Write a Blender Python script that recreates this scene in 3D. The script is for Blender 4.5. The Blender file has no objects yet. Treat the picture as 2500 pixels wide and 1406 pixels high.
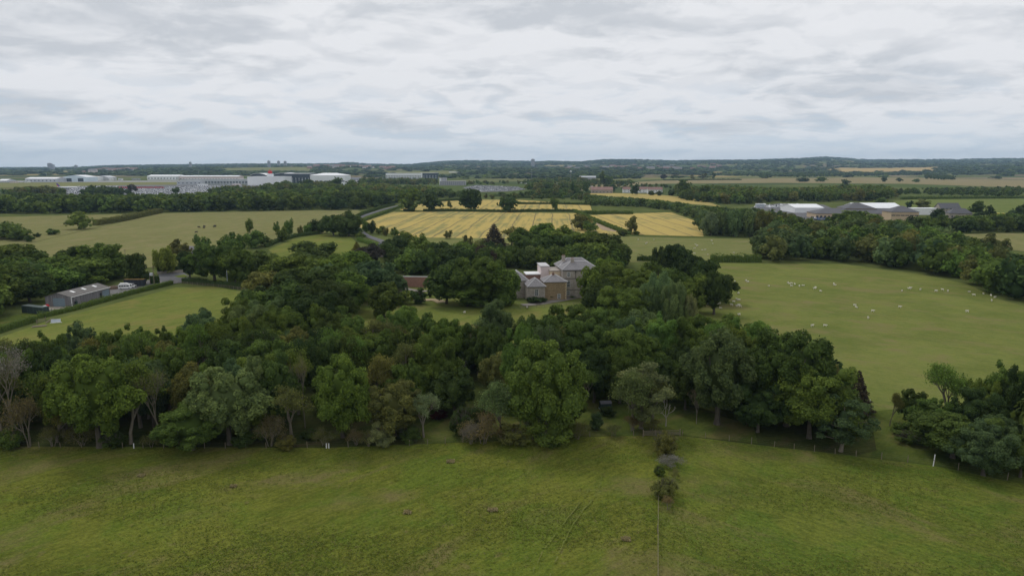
import bpy, math, random
import numpy as np
from mathutils import Vector
R = math.radians
SC = bpy.context.scene
COL = SC.collection
# ------------------------------------------------------------------ camera
CAMH = 50.0; PITCH = R(10.13); FPX = 1667.0
cam = bpy.data.cameras.new('camera'); camo = bpy.data.objects.new('camera', cam); COL.objects.link(camo)
camo.location = (0, 0, CAMH); camo.rotation_euler = (R(90) - PITCH, 0, 0)
cam.sensor_width = 36; cam.lens = 36 * FPX / 2500; cam.clip_start = 1; cam.clip_end = 60000
SC.camera = camo
# ------------------------------------------------------------------ world, sun, exposure
SUN_EL, SUN_AZ = R(52), R(-35)          # azimuth from +Y towards +X
w = bpy.data.worlds.new('World'); SC.world = w; w.use_nodes = True
def world():
    nt = w.node_tree; nt.nodes.clear(); N = nt.nodes.new; L = nt.links.new
    def math_(op, a, b=None, c=False):
        n = N('ShaderNodeMath'); n.operation = op; n.use_clamp = c
        for i, v in enumerate((a, b)):
            if v is None: continue
            if isinstance(v, (int, float)): n.inputs[i].default_value = v
            else: L(v, n.inputs[i])
        return n.outputs[0]
    out = N('ShaderNodeOutputWorld'); bg = N('ShaderNodeBackground'); bg.inputs[1].default_value = 0.1
    L(bg.outputs[0], out.inputs[0])
    sky = N('ShaderNodeTexSky'); sky.sky_type = 'NISHITA'; sky.sun_disc = False
    sky.sun_elevation = SUN_EL; sky.sun_rotation = SUN_AZ
    tc = N('ShaderNodeTexCoord'); sp = N('ShaderNodeSeparateXYZ'); L(tc.outputs['Generated'], sp.inputs[0])
    z = math_('MAXIMUM', sp.outputs[2], 0.0)
    def plane(up):
        d = math_('ADD', z, 0.17 + up)
        cb = N('ShaderNodeCombineXYZ'); L(math_('DIVIDE', sp.outputs[0], d), cb.inputs[0]); L(math_('DIVIDE', sp.outputs[1], d), cb.inputs[1]); cb.inputs[2].default_value = 3.7
        return cb.outputs[0]
    P0, P1 = plane(0), plane(.011)
    def noise(scale, det, rough, dist, off=0, P=None):
        mp = N('ShaderNodeMapping'); L(P or P0, mp.inputs[0]); mp.inputs['Location'].default_value = (off, off * .7, off * .3)
        mp.inputs['Scale'].default_value = (0.95, 1.0, 1); mp.inputs['Rotation'].default_value = (0, 0, .15)
        n = N('ShaderNodeTexNoise'); L(mp.outputs[0], n.inputs['Vector']); n.inputs['Scale'].default_value = scale
        n.inputs['Detail'].default_value = det; n.inputs['Roughness'].default_value = rough; n.inputs['Distortion'].default_value = dist
        return n.outputs['Fac']
    def rng(v, a, b, c=0, e=1, sm=True):
        m = N('ShaderNodeMapRange'); L(v, m.inputs[0]); m.interpolation_type = 'SMOOTHSTEP' if sm else 'LINEAR'
        for i, q in enumerate((a, b, c, e)): m.inputs[i + 1].default_value = q
        return m.outputs[0]
    def mix(f, a, b):
        m = N('ShaderNodeMix'); m.data_type = 'RGBA'
        if isinstance(f, float): m.inputs[0].default_value = f
        else: L(f, m.inputs[0])
        for i, v in ((6, a), (7, b)):
            if isinstance(v, tuple): m.inputs[i].default_value = v + (1,)
            else: L(v, m.inputs[i])
        return m.outputs[2]
    k = 10.0
    big = noise(1.25, 6, .5, .4); mid = noise(3.3, 9, .56, .35, 5.0)
    up = noise(3.3, 9, .56, .35, 5.0, P1); relief = rng(math_('SUBTRACT', mid, up), -.07, .07, -.20, .20, False)
    body = math_('ADD', math_('MULTIPLY', big, .75), math_('MULTIPLY', mid, .25))
    shade = math_('ADD', rng(body, .36, .57), relief, True)
    light = (.83 * k, .842 * k, .87 * k); dark = (.60 * k, .63 * k, .675 * k)
    cl = mix(shade, dark, light)
    wisp = rng(noise(2.6, 8, .6, .3, 11), .54, .76)
    cl = mix(math_('MULTIPLY', wisp, .3), cl, (.93 * k, .93 * k, .95 * k))
    # thin blue gaps low down, veiled towards the horizon
    low = rng(z, .01, .15, 1, 0)
    gap = math_('MULTIPLY', rng(mid, .36, .54, 1, 0), math_('MULTIPLY', low, .62))
    blue = mix(.12, (.54 * k, .66 * k, .80 * k), sky.outputs[0])
    cl = mix(gap, cl, blue)
    hz = rng(z, -.01, .075, .7, 0)
    cl = mix(hz, cl, (.86 * k, .93 * k, .99 * k))
    gnd = rng(sp.outputs[2], -.06, -.005, 1, 0)
    cl = mix(gnd, cl, (.14 * k, .17 * k, .12 * k))
    L(cl, bg.inputs[0])
world()
sd = bpy.data.lights.new('sun', 'SUN'); sd.energy = 1.1; sd.angle = R(14); sd.color = (1, .96, .9)
so = bpy.data.objects.new('sun', sd); COL.objects.link(so)
sv = Vector((math.sin(SUN_AZ) * math.cos(SUN_EL), math.cos(SUN_AZ) * math.cos(SUN_EL), math.sin(SUN_EL)))
so.rotation_euler = sv.to_track_quat('Z', 'Y').to_euler(); so.location = sv * 300
SC.view_settings.view_transform = 'Standard'; SC.view_settings.look = 'None'
SC.view_settings.exposure = 0; SC.view_settings.gamma = 1
SC.render.engine = 'CYCLES'

# ------------------------------------------------------------------ pixel helpers (photo 2500 x 1406)
CP, SP_ = math.cos(PITCH), math.sin(PITCH)
def ray(px, py):
    u = (px - 1250) / FPX; v = (703 - py) / FPX
    return Vector((u, v * SP_ + CP, v * CP - SP_))
def G(px, py, z=0.0):
    d = ray(px, py); t = (CAMH - z) / (-d.z); return Vector((d.x * t, d.y * t, z))
def ppm(p): return FPX / (p.y * CP + (CAMH - p.z) * SP_)
def proj(p):
    q = Vector(p) - Vector((0, 0, CAMH)); dz = q.y * CP - q.z * SP_
    return 1250 + FPX * q.x / dz, 703 - FPX * (q.y * SP_ + q.z * CP) / dz
def top_h(b, px, ytop):
    """height of a thing standing at b whose top is seen at row ytop"""
    d = ray(px, ytop); t = b.y / d.y; return max(.5, CAMH + d.z * t)
def interp(pts, x):
    if x <= pts[0][0]: return pts[0][1]
    for (a, b), (c, d) in zip(pts, pts[1:]):
        if x <= c: return b + (d - b) * (x - a) / (c - a)
    return pts[-1][1]

# ------------------------------------------------------------------ object helpers
def tag(o, label=None, cat=None, group=None, kind=None):
    if label: o['label'] = label
    if cat: o['category'] = cat
    if group: o['group'] = group
    if kind: o['kind'] = kind
    return o
def empty(name, loc=(0, 0, 0), rz=0, scale=None):
    o = bpy.data.objects.new(name, None); COL.objects.link(o); o.location = loc; o.rotation_euler = (0, 0, rz)
    if scale: o.scale = scale
    return o
def mobj(name, me, parent=None, loc=(0, 0, 0), rz=0):
    o = bpy.data.objects.new(name, me); COL.objects.link(o); o.location = loc; o.rotation_euler = (0, 0, rz)
    if parent is not None: o.parent = parent
    return o
def copy_tree(o, parent=None):
    c = o.copy(); COL.objects.link(c); c.parent = parent
    for ch in o.children: copy_tree(ch, c)
    return c
def arr_mesh(name, V, F, mats=(), mi=None, smooth=False, attrs=None):
    """V (n,3); F (m,k) one face size or list of arrays"""
    if not isinstance(F, list): F = [F]
    F = [f for f in F if len(f)]
    me = bpy.data.meshes.new(name)
    V = np.asarray(V, np.float32); me.vertices.add(len(V)); me.vertices.foreach_set('co', V.ravel())
    lv = np.concatenate([f.ravel() for f in F]).astype(np.int32)
    tot = np.concatenate([np.full(len(f), f.shape[1]) for f in F]).astype(np.int32)
    st = np.concatenate([[0], np.cumsum(tot)[:-1]]).astype(np.int32)
    me.loops.add(len(lv)); me.loops.foreach_set('vertex_index', lv)
    me.polygons.add(len(tot)); me.polygons.foreach_set('loop_start', st); me.polygons.foreach_set('loop_total', tot)
    for m in mats: me.materials.append(m)
    if mi is not None: me.polygons.foreach_set('material_index', np.asarray(mi, np.int32))
    if smooth: me.polygons.foreach_set('use_smooth', np.ones(len(tot), bool))
    for nm, (ty, data) in (attrs or {}).items():
        a = me.attributes.new(nm, ty, 'FACE')
        a.data.foreach_set('value' if ty == 'FLOAT' else 'color', np.asarray(data, np.float32).ravel())
    me.update(calc_edges=True); me.validate(); return me

class MB:
    """collects boxes, prisms and tubes for ONE mesh"""
    def __init__(s): s.v = []; s.f = []; s.m = []
    def add(s, vs, fs, m=0):
        b = len(s.v); s.v += [tuple(v) for v in vs]
        for f in fs: s.f.append(tuple(b + i for i in f)); s.m.append(m)
    def box(s, x0, x1, y0, y1, z0, z1, m=0):
        s.add([(x0, y0, z0), (x1, y0, z0), (x1, y1, z0), (x0, y1, z0), (x0, y0, z1), (x1, y0, z1), (x1, y1, z1), (x0, y1, z1)],
              [(0, 3, 2, 1), (4, 5, 6, 7), (0, 1, 5, 4), (1, 2, 6, 5), (2, 3, 7, 6), (3, 0, 4, 7)], m)
    def tube(s, pts, rs, n=6, m=0, caps=True):
        pts = [Vector(p) for p in pts]; b = len(s.v)
        for i, p in enumerate(pts):
            d = (pts[min(i + 1, len(pts) - 1)] - pts[max(i - 1, 0)]).normalized()
            a = d.cross(Vector((0, 0, 1)) if abs(d.z) < .9 else Vector((1, 0, 0))).normalized(); c = d.cross(a)
            for k in range(n):
                t = 2 * math.pi * k / n; s.v.append(tuple(p + (a * math.cos(t) + c * math.sin(t)) * rs[i]))
        for i in range(len(pts) - 1):
            for k in range(n):
                q = (k + 1) % n; s.f.append((b + i * n + k, b + i * n + q, b + (i + 1) * n + q, b + (i + 1) * n + k)); s.m.append(m)
        if caps:
            s.f.append(tuple(b + k for k in range(n))[::-1]); s.m.append(m)
            s.f.append(tuple(b + (len(pts) - 1) * n + k for k in range(n))); s.m.append(m)
    def gable(s, x0, x1, y0, y1, z, h, th=.25, ov=.4, m=0, axis='x'):
        """two sloped slabs, ridge along axis"""
        if axis == 'x':
            ym = (y0 + y1) / 2; sl = h / (ym - y0)
            P = [(y0 - ov, z - ov * sl), (ym, z + h), (y1 + ov, z - ov * sl)]
            for (a, b) in ((P[0], P[1]), (P[1], P[2])):
                s.add([(x0 - ov, a[0], a[1]), (x1 + ov, a[0], a[1]), (x1 + ov, b[0], b[1]), (x0 - ov, b[0], b[1]),
                       (x0 - ov, a[0], a[1] + th), (x1 + ov, a[0], a[1] + th), (x1 + ov, b[0], b[1] + th), (x0 - ov, b[0], b[1] + th)],
                      [(0, 3, 2, 1), (4, 5, 6, 7), (0, 1, 5, 4), (1, 2, 6, 5), (2, 3, 7, 6), (3, 0, 4, 7)], m)
        else:
            xm = (x0 + x1) / 2; sl = h / (xm - x0)
            P = [(x0 - ov, z - ov * sl), (xm, z + h), (x1 + ov, z - ov * sl)]
            for (a, b) in ((P[0], P[1]), (P[1], P[2])):
                s.add([(a[0], y0 - ov, a[1]), (b[0], y0 - ov, b[1]), (b[0], y1 + ov, b[1]), (a[0], y1 + ov, a[1]),
                       (a[0], y0 - ov, a[1] + th), (b[0], y0 - ov, b[1] + th), (b[0], y1 + ov, b[1] + th), (a[0], y1 + ov, a[1] + th)],
                      [(0, 3, 2, 1), (4, 5, 6, 7), (0, 1, 5, 4), (1, 2, 6, 5), (2, 3, 7, 6), (3, 0, 4, 7)], m)
    def house_walls(s, x0, x1, y0, y1, z, h, axis='x', m=0):
        if axis == 'x':
            ym = (y0 + y1) / 2
            s.add([(x0, y0, 0), (x1, y0, 0), (x1, y1, 0), (x0, y1, 0), (x0, y0, z), (x1, y0, z), (x1, y1, z), (x0, y1, z), (x0, ym, z + h), (x1, ym, z + h)],
                  [(0, 1, 5, 4), (2, 3, 7, 6), (1, 2, 6, 9, 5), (3, 0, 4, 8, 7)], m)
        else:
            xm = (x0 + x1) / 2
            s.add([(x0, y0, 0), (x1, y0, 0), (x1, y1, 0), (x0, y1, 0), (x0, y0, z), (x1, y0, z), (x1, y1, z), (x0, y1, z), (xm, y0, z + h), (xm, y1, z + h)],
                  [(0, 1, 5, 8, 4), (1, 2, 6, 5), (2, 3, 7, 9, 6), (3, 0, 4, 7)], m)
    def hip(s, x0, x1, y0, y1, z, h, ov=.4, m=0, th=.2):
        x0 -= ov; x1 += ov; y0 -= ov; y1 += ov; W = x1 - x0; D = y1 - y0
        if W >= D: a = (x0 + D / 2, (y0 + y1) / 2, z + h + th); b = (x1 - D / 2, (y0 + y1) / 2, z + h + th)
        else: a = ((x0 + x1) / 2, y0 + W / 2, z + h + th); b = ((x0 + x1) / 2, y1 - W / 2, z + h + th)
        v = [(x0, y0, z), (x1, y0, z), (x1, y1, z), (x0, y1, z), (x0, y0, z + th), (x1, y0, z + th), (x1, y1, z + th), (x0, y1, z + th), a, b]
        top = [(4, 5, 9, 8), (5, 6, 9), (6, 7, 8, 9), (7, 4, 8)] if W >= D else [(4, 5, 8), (5, 6, 9, 8), (6, 7, 9), (7, 4, 8, 9)]
        s.add(v, [(0, 3, 2, 1), (0, 1, 5, 4), (1, 2, 6, 5), (2, 3, 7, 6), (3, 0, 4, 7)] + top, m)
        return v, a, b
    def mesh(s, name, mats):
        if not isinstance(mats, (list, tuple)): mats = [mats]
        me = bpy.data.meshes.new(name); me.from_pydata(s.v, [], s.f)
        for m in mats: me.materials.append(m)
        me.polygons.foreach_set('material_index', s.m); me.update(); return me
    def build(s, name, mats, parent=None, loc=(0, 0, 0), rz=0):
        return mobj(name, s.mesh(name, mats), parent, loc, rz)

# ------------------------------------------------------------------ materials
def new_mat(name):
    m = bpy.data.materials.new(name); m.use_nodes = True; nt = m.node_tree
    return m, nt, nt.nodes['Principled BSDF']
class NT:
    def __init__(s, nt): s.nt = nt; s.N = nt.nodes.new; s.L = nt.links.new
    def val(s, sock, v):
        if isinstance(v, bpy.types.NodeSocket): s.L(v, sock)
        elif isinstance(v, (tuple, list)): sock.default_value = tuple(v) + ((1,) if len(v) == 3 and len(sock.default_value) == 4 else ())
        else: sock.default_value = v
    def m(s, op, a, b=0.0, clamp=False):
        n = s.N('ShaderNodeMath'); n.operation = op; n.use_clamp = clamp; s.val(n.inputs[0], a); s.val(n.inputs[1], b); return n.outputs[0]
    def noise(s, vec, scale, det=4, rough=.55, dist=0):
        n = s.N('ShaderNodeTexNoise'); s.L(vec, n.inputs['Vector']); n.inputs['Scale'].default_value = scale
        n.inputs['Detail'].default_value = det; n.inputs['Roughness'].default_value = rough; n.inputs['Distortion'].default_value = dist
        return n.outputs['Fac']
    def map(s, vec, scale=(1, 1, 1), rz=0, loc=(0, 0, 0)):
        n = s.N('ShaderNodeMapping'); n.vector_type = 'POINT'; s.L(vec, n.inputs[0])
        # rotate first, then scale
        n.inputs['Rotation'].default_value = (0, 0, rz); n.inputs['Location'].default_value = loc
        n2 = s.N('ShaderNodeMapping'); s.L(n.outputs[0], n2.inputs[0]); n2.inputs['Scale'].default_value = scale
        return n2.outputs[0]
    def rng(s, v, a, b, c=0.0, d=1.0, sm=True):
        n = s.N('ShaderNodeMapRange'); n.interpolation_type = 'SMOOTHSTEP' if sm else 'LINEAR'; s.val(n.inputs[0], v)
        for i, q in enumerate((a, b, c, d)): n.inputs[i + 1].default_value = q
        return n.outputs[0]
    def mix(s, f, a, b, mode='MIX'):
        n = s.N('ShaderNodeMix'); n.data_type = 'RGBA'; n.blend_type = mode; s.val(n.inputs[0], f); s.val(n.inputs[6], a); s.val(n.inputs[7], b); return n.outputs[2]
    def pos(s): return s.N('ShaderNodeNewGeometry').outputs['Position']
    def bump(s, h, strength, dist, bsdf):
        b = s.N('ShaderNodeBump'); s.L(h, b.inputs['Height']); b.inputs['Strength'].default_value = strength; b.inputs['Distance'].default_value = dist
        s.L(b.outputs[0], bsdf.inputs['Normal'])
def plain(name, col, rough=.8, var=.12, scale=.6, metal=0, obj=True, spec=.3):
    """paint/stone with soft weathering so that no surface is perfectly even"""
    m, nt, b = new_mat(name); t = NT(nt)
    co = t.N('ShaderNodeTexCoord').outputs['Object']
    n = t.noise(co, scale, 6, .65); n2 = t.noise(co, scale * 7, 3)
    f = t.m('ADD', t.m('MULTIPLY', n, .65), t.m('MULTIPLY', n2, .35))
    c = t.mix(t.rng(f, .3, .7), tuple(x * (1 - var) for x in col), tuple(min(1, x * (1 + var)) for x in col))
    t.L(c, b.inputs['Base Color']); b.inputs['Roughness'].default_value = rough; b.inputs['Metallic'].default_value = metal
    b.inputs['Specular IOR Level'].default_value = spec
    return m
def grass(name, A, B, C, ang=0, stripe=.5, patch=30, fine=1.0, tracks=0, bump=.5, hue_=.1, streak=.25):
    """A dark, B light, C dry; ang direction of the mowing / wind grain"""
    m, nt, b = new_mat(name); t = NT(nt); p = t.pos()
    mp = t.map(p, (1 / 30, 1 / 4.5, 1), -ang)
    st = t.noise(mp, 1.0, 5, .6, .4)
    big = t.noise(t.map(p, (1, 1, 1), .5), 1 / patch, 4, .6, .5)
    med = t.noise(p, 1 / 6.0, 5, .7)
    fn = t.noise(p, 1.1 * fine, 6, .75)
    f = t.m('ADD', t.m('MULTIPLY', st, stripe), t.m('MULTIPLY', big, 1 - stripe))
    fs = t.noise(t.map(p, (1 / 4.5, 1 / .9, 1), -ang, (3, 7, 0)), fine, 5, .7, .3)
    f = t.m('ADD', t.m('MULTIPLY', f, .62 - streak), t.m('MULTIPLY', med, .16)); f = t.m('ADD', f, t.m('MULTIPLY', fn, .22)); f = t.m('ADD', f, t.m('MULTIPLY', fs, streak))
    c = t.mix(t.rng(f, .41, .58), A, B)
    hue = t.rng(t.noise(p, 1 / 11, 4, .65, .8), .42, .62); c = t.mix(t.m('MULTIPLY', hue, hue_), c, (A[0] * .62, B[1] * .80, A[2] * .8))
    dry = t.rng(t.noise(t.map(p, (1 / 22, 1 / 10, 1), -ang, (40, 9, 0)), 1.0, 6, .65, .6), .49, .66)
    c = t.mix(t.m('MULTIPLY', dry, t.rng(med, .3, .65, .35, 1)), c, C)
    blot = t.rng(t.noise(p, 1 / 1.3, 3, .6), .60, .74, 0, .4)
    c = t.mix(blot, c, tuple(x * .62 for x in A))
    if streak > .3:
        sp_ = t.rng(t.noise(p, 1 / 2.6, 4, .65, .3), .60, .70, 0, .55); c = t.mix(sp_, c, C)
        sd_ = t.rng(t.noise(t.map(p, (1, 1, 1), .4, (9, 2, 0)), 1 / 1.7, 4, .65), .61, .72, 0, .6); c = t.mix(sd_, c, tuple(x * .55 for x in A))
        g2 = t.noise(p, 2.1, 5, .8); c = t.mix(1.0, c, t.mix(t.rng(g2, .32, .68, sm=False), (.70, .70, .72), (1.28, 1.28, 1.2)), 'MULTIPLY')
    t.L(c, b.inputs['Base Color']); b.inputs['Roughness'].default_value = 1; b.inputs['Specular IOR Level'].default_value = .0
    t.bump(t.m('ADD', fn, t.m('MULTIPLY', med, 2.0)), bump, .5, b)
    return m
def barley(name, ang, gold=(.455, .352, .122), green=(.255, .24, .10), soil=(.17, .15, .09), greenness=.5):
    m, nt, b = new_mat(name); t = NT(nt); p = t.pos()
    mp = t.map(p, (1, 1, 1), -ang)
    sx = t.N('ShaderNodeSeparateXYZ'); t.L(mp, sx.inputs[0])
    wob = t.m('MULTIPLY', t.m('SUBTRACT', t.noise(p, 1 / 60, 2), .5), 5.0)
    v = t.m('ADD', sx.outputs[1], wob)
    fr = t.m('ABSOLUTE', t.m('SUBTRACT', t.m('FRACT', t.m('DIVIDE', v, 17.0)), .5))
    line = t.rng(fr, .44, .485)
    st = t.noise(t.map(p, (1 / 90, 1 / 5.0, 1), -ang), 1, 5, .6)
    bg = t.noise(p, 1 / 55, 5, .65, .6); md = t.noise(p, 1 / 9, 5, .7)
    f = t.m('ADD', t.m('MULTIPLY', st, .5), t.m('ADD', t.m('MULTIPLY', bg, .35), t.m('MULTIPLY', md, .15)))
    c = t.mix(t.rng(f, .60 - greenness * .25, .68 - greenness * .2), gold, green)
    c = t.mix(t.m('MULTIPLY', line, .8), c, soil)
    c = t.mix(t.rng(t.noise(p, 1 / 3, 4, .7), .5, .75, 0, .3), c, tuple(x * .7 for x in gold))
    t.L(c, b.inputs['Base Color']); b.inputs['Roughness'].default_value = 1; b.inputs['Specular IOR Level'].default_value = 0
    t.bump(md, .4, .5, b); return m
def leaf_mat(name, far=False):
    m, nt, b = new_mat(name); t = NT(nt)
    if far:
        a = t.N('ShaderNodeAttribute'); a.attribute_name = 'col'; col = a.outputs['Color']
    else:
        oi = t.N('ShaderNodeObjectInfo'); col = oi.outputs['Color']
    ti = t.N('ShaderNodeAttribute'); ti.attribute_name = 'tint'
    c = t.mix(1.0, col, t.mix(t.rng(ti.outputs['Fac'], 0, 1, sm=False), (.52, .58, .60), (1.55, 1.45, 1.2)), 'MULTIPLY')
    t.L(c, b.inputs['Base Color']); b.inputs['Roughness'].default_value = .7; b.inputs['Specular IOR Level'].default_value = .05
    tr = t.N('ShaderNodeBsdfTranslucent'); t.L(c, tr.inputs[0]); mx = t.N('ShaderNodeMixShader'); mx.inputs[0].default_value = .33
    t.L(b.outputs[0], mx.inputs[1]); t.L(tr.outputs[0], mx.inputs[2]); t.L(mx.outputs[0], nt.nodes['Material Output'].inputs[0])
    return m
LEAF = leaf_mat('foliage'); LEAF_FAR = leaf_mat('foliage_mass', True)
BARK = plain('bark', (.10, .085, .065), .95, .35, 3); BARK_PALE = plain('bark_pale', (.19, .165, .125), .95, .25, 3)
BONE = plain('bark_bleached', (.36, .33, .28), .9, .15, 3)

# ------------------------------------------------------------------ TERRAIN
SKYL = [(-900, 409), (0, 410), (200, 409), (260, 406), (400, 404), (640, 402), (820, 401), (850, 398), (900, 402), (1000, 403), (1080, 396), (1150, 394), (1300, 397),
        (1340, 396), (1420, 397), (1480, 392), (1560, 392), (1640, 395), (1750, 393), (1850, 392), (1960, 389), (2010, 386.5), (2070, 390), (2120, 393), (2300, 392), (2500, 390), (3400, 386)]
def ground_z(x, y):
    if y < 2900: return 0.0
    col = 1250 + FPX * x / (y * CP); s = min(1, (y - 2900) / 9100.0); s = s * s * (3 - 2 * s)
    hm = 50 + (405 - interp(SKYL, col)) * 12000 / FPX
    r = 9 * math.sin(x / 900 + y / 1500) + 7 * math.sin(x / 430 - y / 610 + 1) + 5 * math.sin(y / 340 + x / 2100)
    k = min(1, (y - 2900) / 1500.0) * (1 - .75 * s)
    return max(0, s * hm + k * (r + 10))
def terrain():
    ys = [-200, 0, 200, 600, 1500, 2900] + [2900 + 9100 * (i / 70) for i in range(1, 71)] + [13000, 14000]
    nx = 170; V = []
    for y in ys:
        half = max(600, y * 1.0 + 300)
        for i in range(nx + 1):
            x = half * (2 * i / nx - 1)
            z = ground_z(x, min(y, 12000)) if y <= 12000 else ground_z(x * 12000 / y, 12000) * (1 - min(1, (y - 12000) / 3000) * .5)
            V.append((x, y, z))
    F = []
    for j in range(len(ys) - 1):
        for i in range(nx):
            a = j * (nx + 1) + i; F.append((a, a + 1, a + nx + 2, a + nx + 1))
    m, nt, b = new_mat('terrain_fields'); t = NT(nt); p = t.pos()
    sc = t.map(p, (1 / 300, 1 / 420, 0), .3)
    vo = t.N('ShaderNodeTexVoronoi'); vo.inputs['Scale'].default_value = 1; vo.voronoi_dimensions = '2D'; t.L(sc, vo.inputs['Vector'])
    cr = t.N('ShaderNodeValToRGB'); sx = t.N('ShaderNodeSeparateXYZ'); t.L(vo.outputs['Color'], sx.inputs[0]); t.L(sx.outputs[0], cr.inputs[0])
    el = cr.color_ramp.elements; cr.color_ramp.interpolation = 'CONSTANT'
    cols = [(0, (.07, .095, .035)), (.18, (.13, .145, .055)), (.34, (.09, .12, .038)), (.48, (.16, .165, .07)), (.62, (.075, .10, .04)), (.76, (.19, .155, .09)), (.86, (.12, .14, .05)), (.95, (.30, .235, .10))]
    el[0].position = 0; el[0].color = cols[0][1] + (1,); el[1].position = cols[1][0]; el[1].color = cols[1][1] + (1,)
    for q, c in cols[2:]: e = el.new(q); e.color = c + (1,)
    nf = t.noise(p, 1 / 25, 5, .65); c = t.mix(t.rng(nf, .35, .65, .15, .0), cr.outputs[0], (.05, .06, .02))
    near = t.N('ShaderNodeSeparateXYZ'); t.L(p, near.inputs[0])
    c = t.mix(t.rng(near.outputs[1], 900, 1500), t.mix(t.rng(nf, .35, .65), (.075, .095, .03), (.12, .14, .045)), c)
    t.L(c, b.inputs['Base Color']); b.inputs['Roughness'].default_value = 1; b.inputs['Specular IOR Level'].default_value = 0
    o = mobj('ground', arr_mesh('ground', V, np.array(F), [m], smooth=True)); tag(o, kind='structure', label='rolling patchwork countryside running out to the hills', cat='ground')
terrain()
ZL = [0.03]
def flat(name, pts, mat, label=None, dz=None, px=True, nsub=0, cat='field'):
    """a sheet laid on the ground from photo-pixel corners"""
    ZL[0] += .006; z = ZL[0]
    P = [G(*q) if px else Vector((q[0], q[1], 0)) for q in pts]
    me = bpy.data.meshes.new(name); me.from_pydata([(p.x, p.y, z) for p in P], [], [tuple(range(len(P)))]); me.materials.append(mat)
    import bmesh
    bm = bmesh.new(); bm.from_mesh(me); bmesh.ops.triangulate(bm, faces=bm.faces[:])
    for f in bm.faces:
        if f.normal.z < 0: f.normal_flip()
    bm.to_mesh(me); bm.free(); me.update()
    return tag(mobj(name, me), label, cat, kind='structure')
def ribbon(name, pts, w, mat, label, px=True, z=None, cat='road'):
    ZL[0] += .006; z = ZL[0] if z is None else z
    P = [G(*q) for q in pts] if px else [Vector((a, b, 0)) for a, b in pts]; V = []; F = []
    # smooth the path
    Q = []
    for i in range(len(P) - 1):
        a = P[max(i - 1, 0)]; b = P[i]; c = P[i + 1]; d = P[min(i + 2, len(P) - 1)]
        for k in range(6):
            u = k / 6; Q.append(.5 * ((2 * b) + (c - a) * u + (2 * a - 5 * b + 4 * c - d) * u * u + (3 * b - a - 3 * c + d) * u ** 3))
    Q.append(P[-1])
    for i, p in enumerate(Q):
        d = (Q[min(i + 1, len(Q) - 1)] - Q[max(i - 1, 0)]).normalized(); n = Vector((-d.y, d.x, 0)) * w / 2
        V += [(p.x + n.x, p.y + n.y, z), (p.x - n.x, p.y - n.y, z)]
        if i: F.append((2 * i - 2, 2 * i - 1, 2 * i + 1, 2 * i))
    o = mobj(name, arr_mesh(name, V, np.array(F)[:, ::-1], [mat])); return tag(o, label, cat, kind='structure')
def gang(a, b):
    p, q = G(*a), G(*b); return math.atan2(q.y - p.y, q.x - p.x)

g_fore = grass('grass_foreground', (.108, .126, .023), (.196, .212, .039), (.195, .17, .068), gang((100, 1300), (700, 1120)), .4, 34, 1.3, bump=1.0, hue_=.28, streak=.34)
g_fore2 = grass('grass_foreground_east', (.100, .126, .025), (.182, .208, .039), (.19, .17, .064), gang((1700, 1150), (2300, 1330)), .45, 30, 1.3, bump=1.0, hue_=.28, streak=.34)
g_sheep = grass('grass_sheep', (.122, .146, .038), (.182, .196, .056), (.19, .17, .07), gang((1760, 700), (2500, 780)), .15, 26, .9)
g_sheepb = grass('grass_sheep_far', (.148, .162, .056), (.195, .2, .074), (.22, .20, .09), 0, .4, 45, .5)
g_left = grass('grass_left_long', (.165, .163, .064), (.218, .21, .088), (.24, .205, .10), gang((100, 580), (600, 520)), .6, 60, .5)
g_pad = grass('grass_paddock', (.118, .144, .034), (.178, .196, .05), (.205, .18, .06), gang((100, 820), (600, 720)), .5, 25, .8)
g_lawn = grass('grass_lawn', (.11, .145, .035), (.16, .18, .05), (.19, .18, .065), 0, .3, 15)
g_wood_shade = grass('woodland_floor', (.035, .05, .014), (.075, .085, .026), (.085, .07, .035), .3, .3, 12)  # dark green carries the shade under the trees
g_rough = grass('grass_rough', (.06, .085, .02), (.11, .13, .03), (.15, .13, .05), .8, .3, 9)
g_tan = grass('stubble_tan', (.22, .185, .10), (.30, .24, .14), (.20, .20, .08), .1, .6, 90, .3)
g_tan2 = grass('stubble_pink', (.25, .19, .125), (.31, .24, .16), (.22, .19, .10), .05, .6, 120, .3)
g_olive = grass('grass_far_olive', (.16, .17, .065), (.21, .21, .085), (.24, .21, .10), .1, .5, 120, .3)
g_green = grass('grass_far_green', (.12, .155, .045), (.16, .19, .06), (.18, .18, .07), .1, .5, 100, .3)
soil = plain('bare_soil', (.34, .25, .16), .95, .15, .05)
asph = plain('asphalt', (.115, .115, .12), .9, .15, .3); gravel = plain('gravel', (.15, .145, .14), .95, .25, .5)
drive = plain('drive_gravel', (.21, .19, .165), .95, .15, .4); apron = plain('airport_concrete', (.25, .25, .25), .9, .15, .02)
concrete = plain('concrete_pad', (.30, .265, .22), .9, .2, .3)

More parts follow.
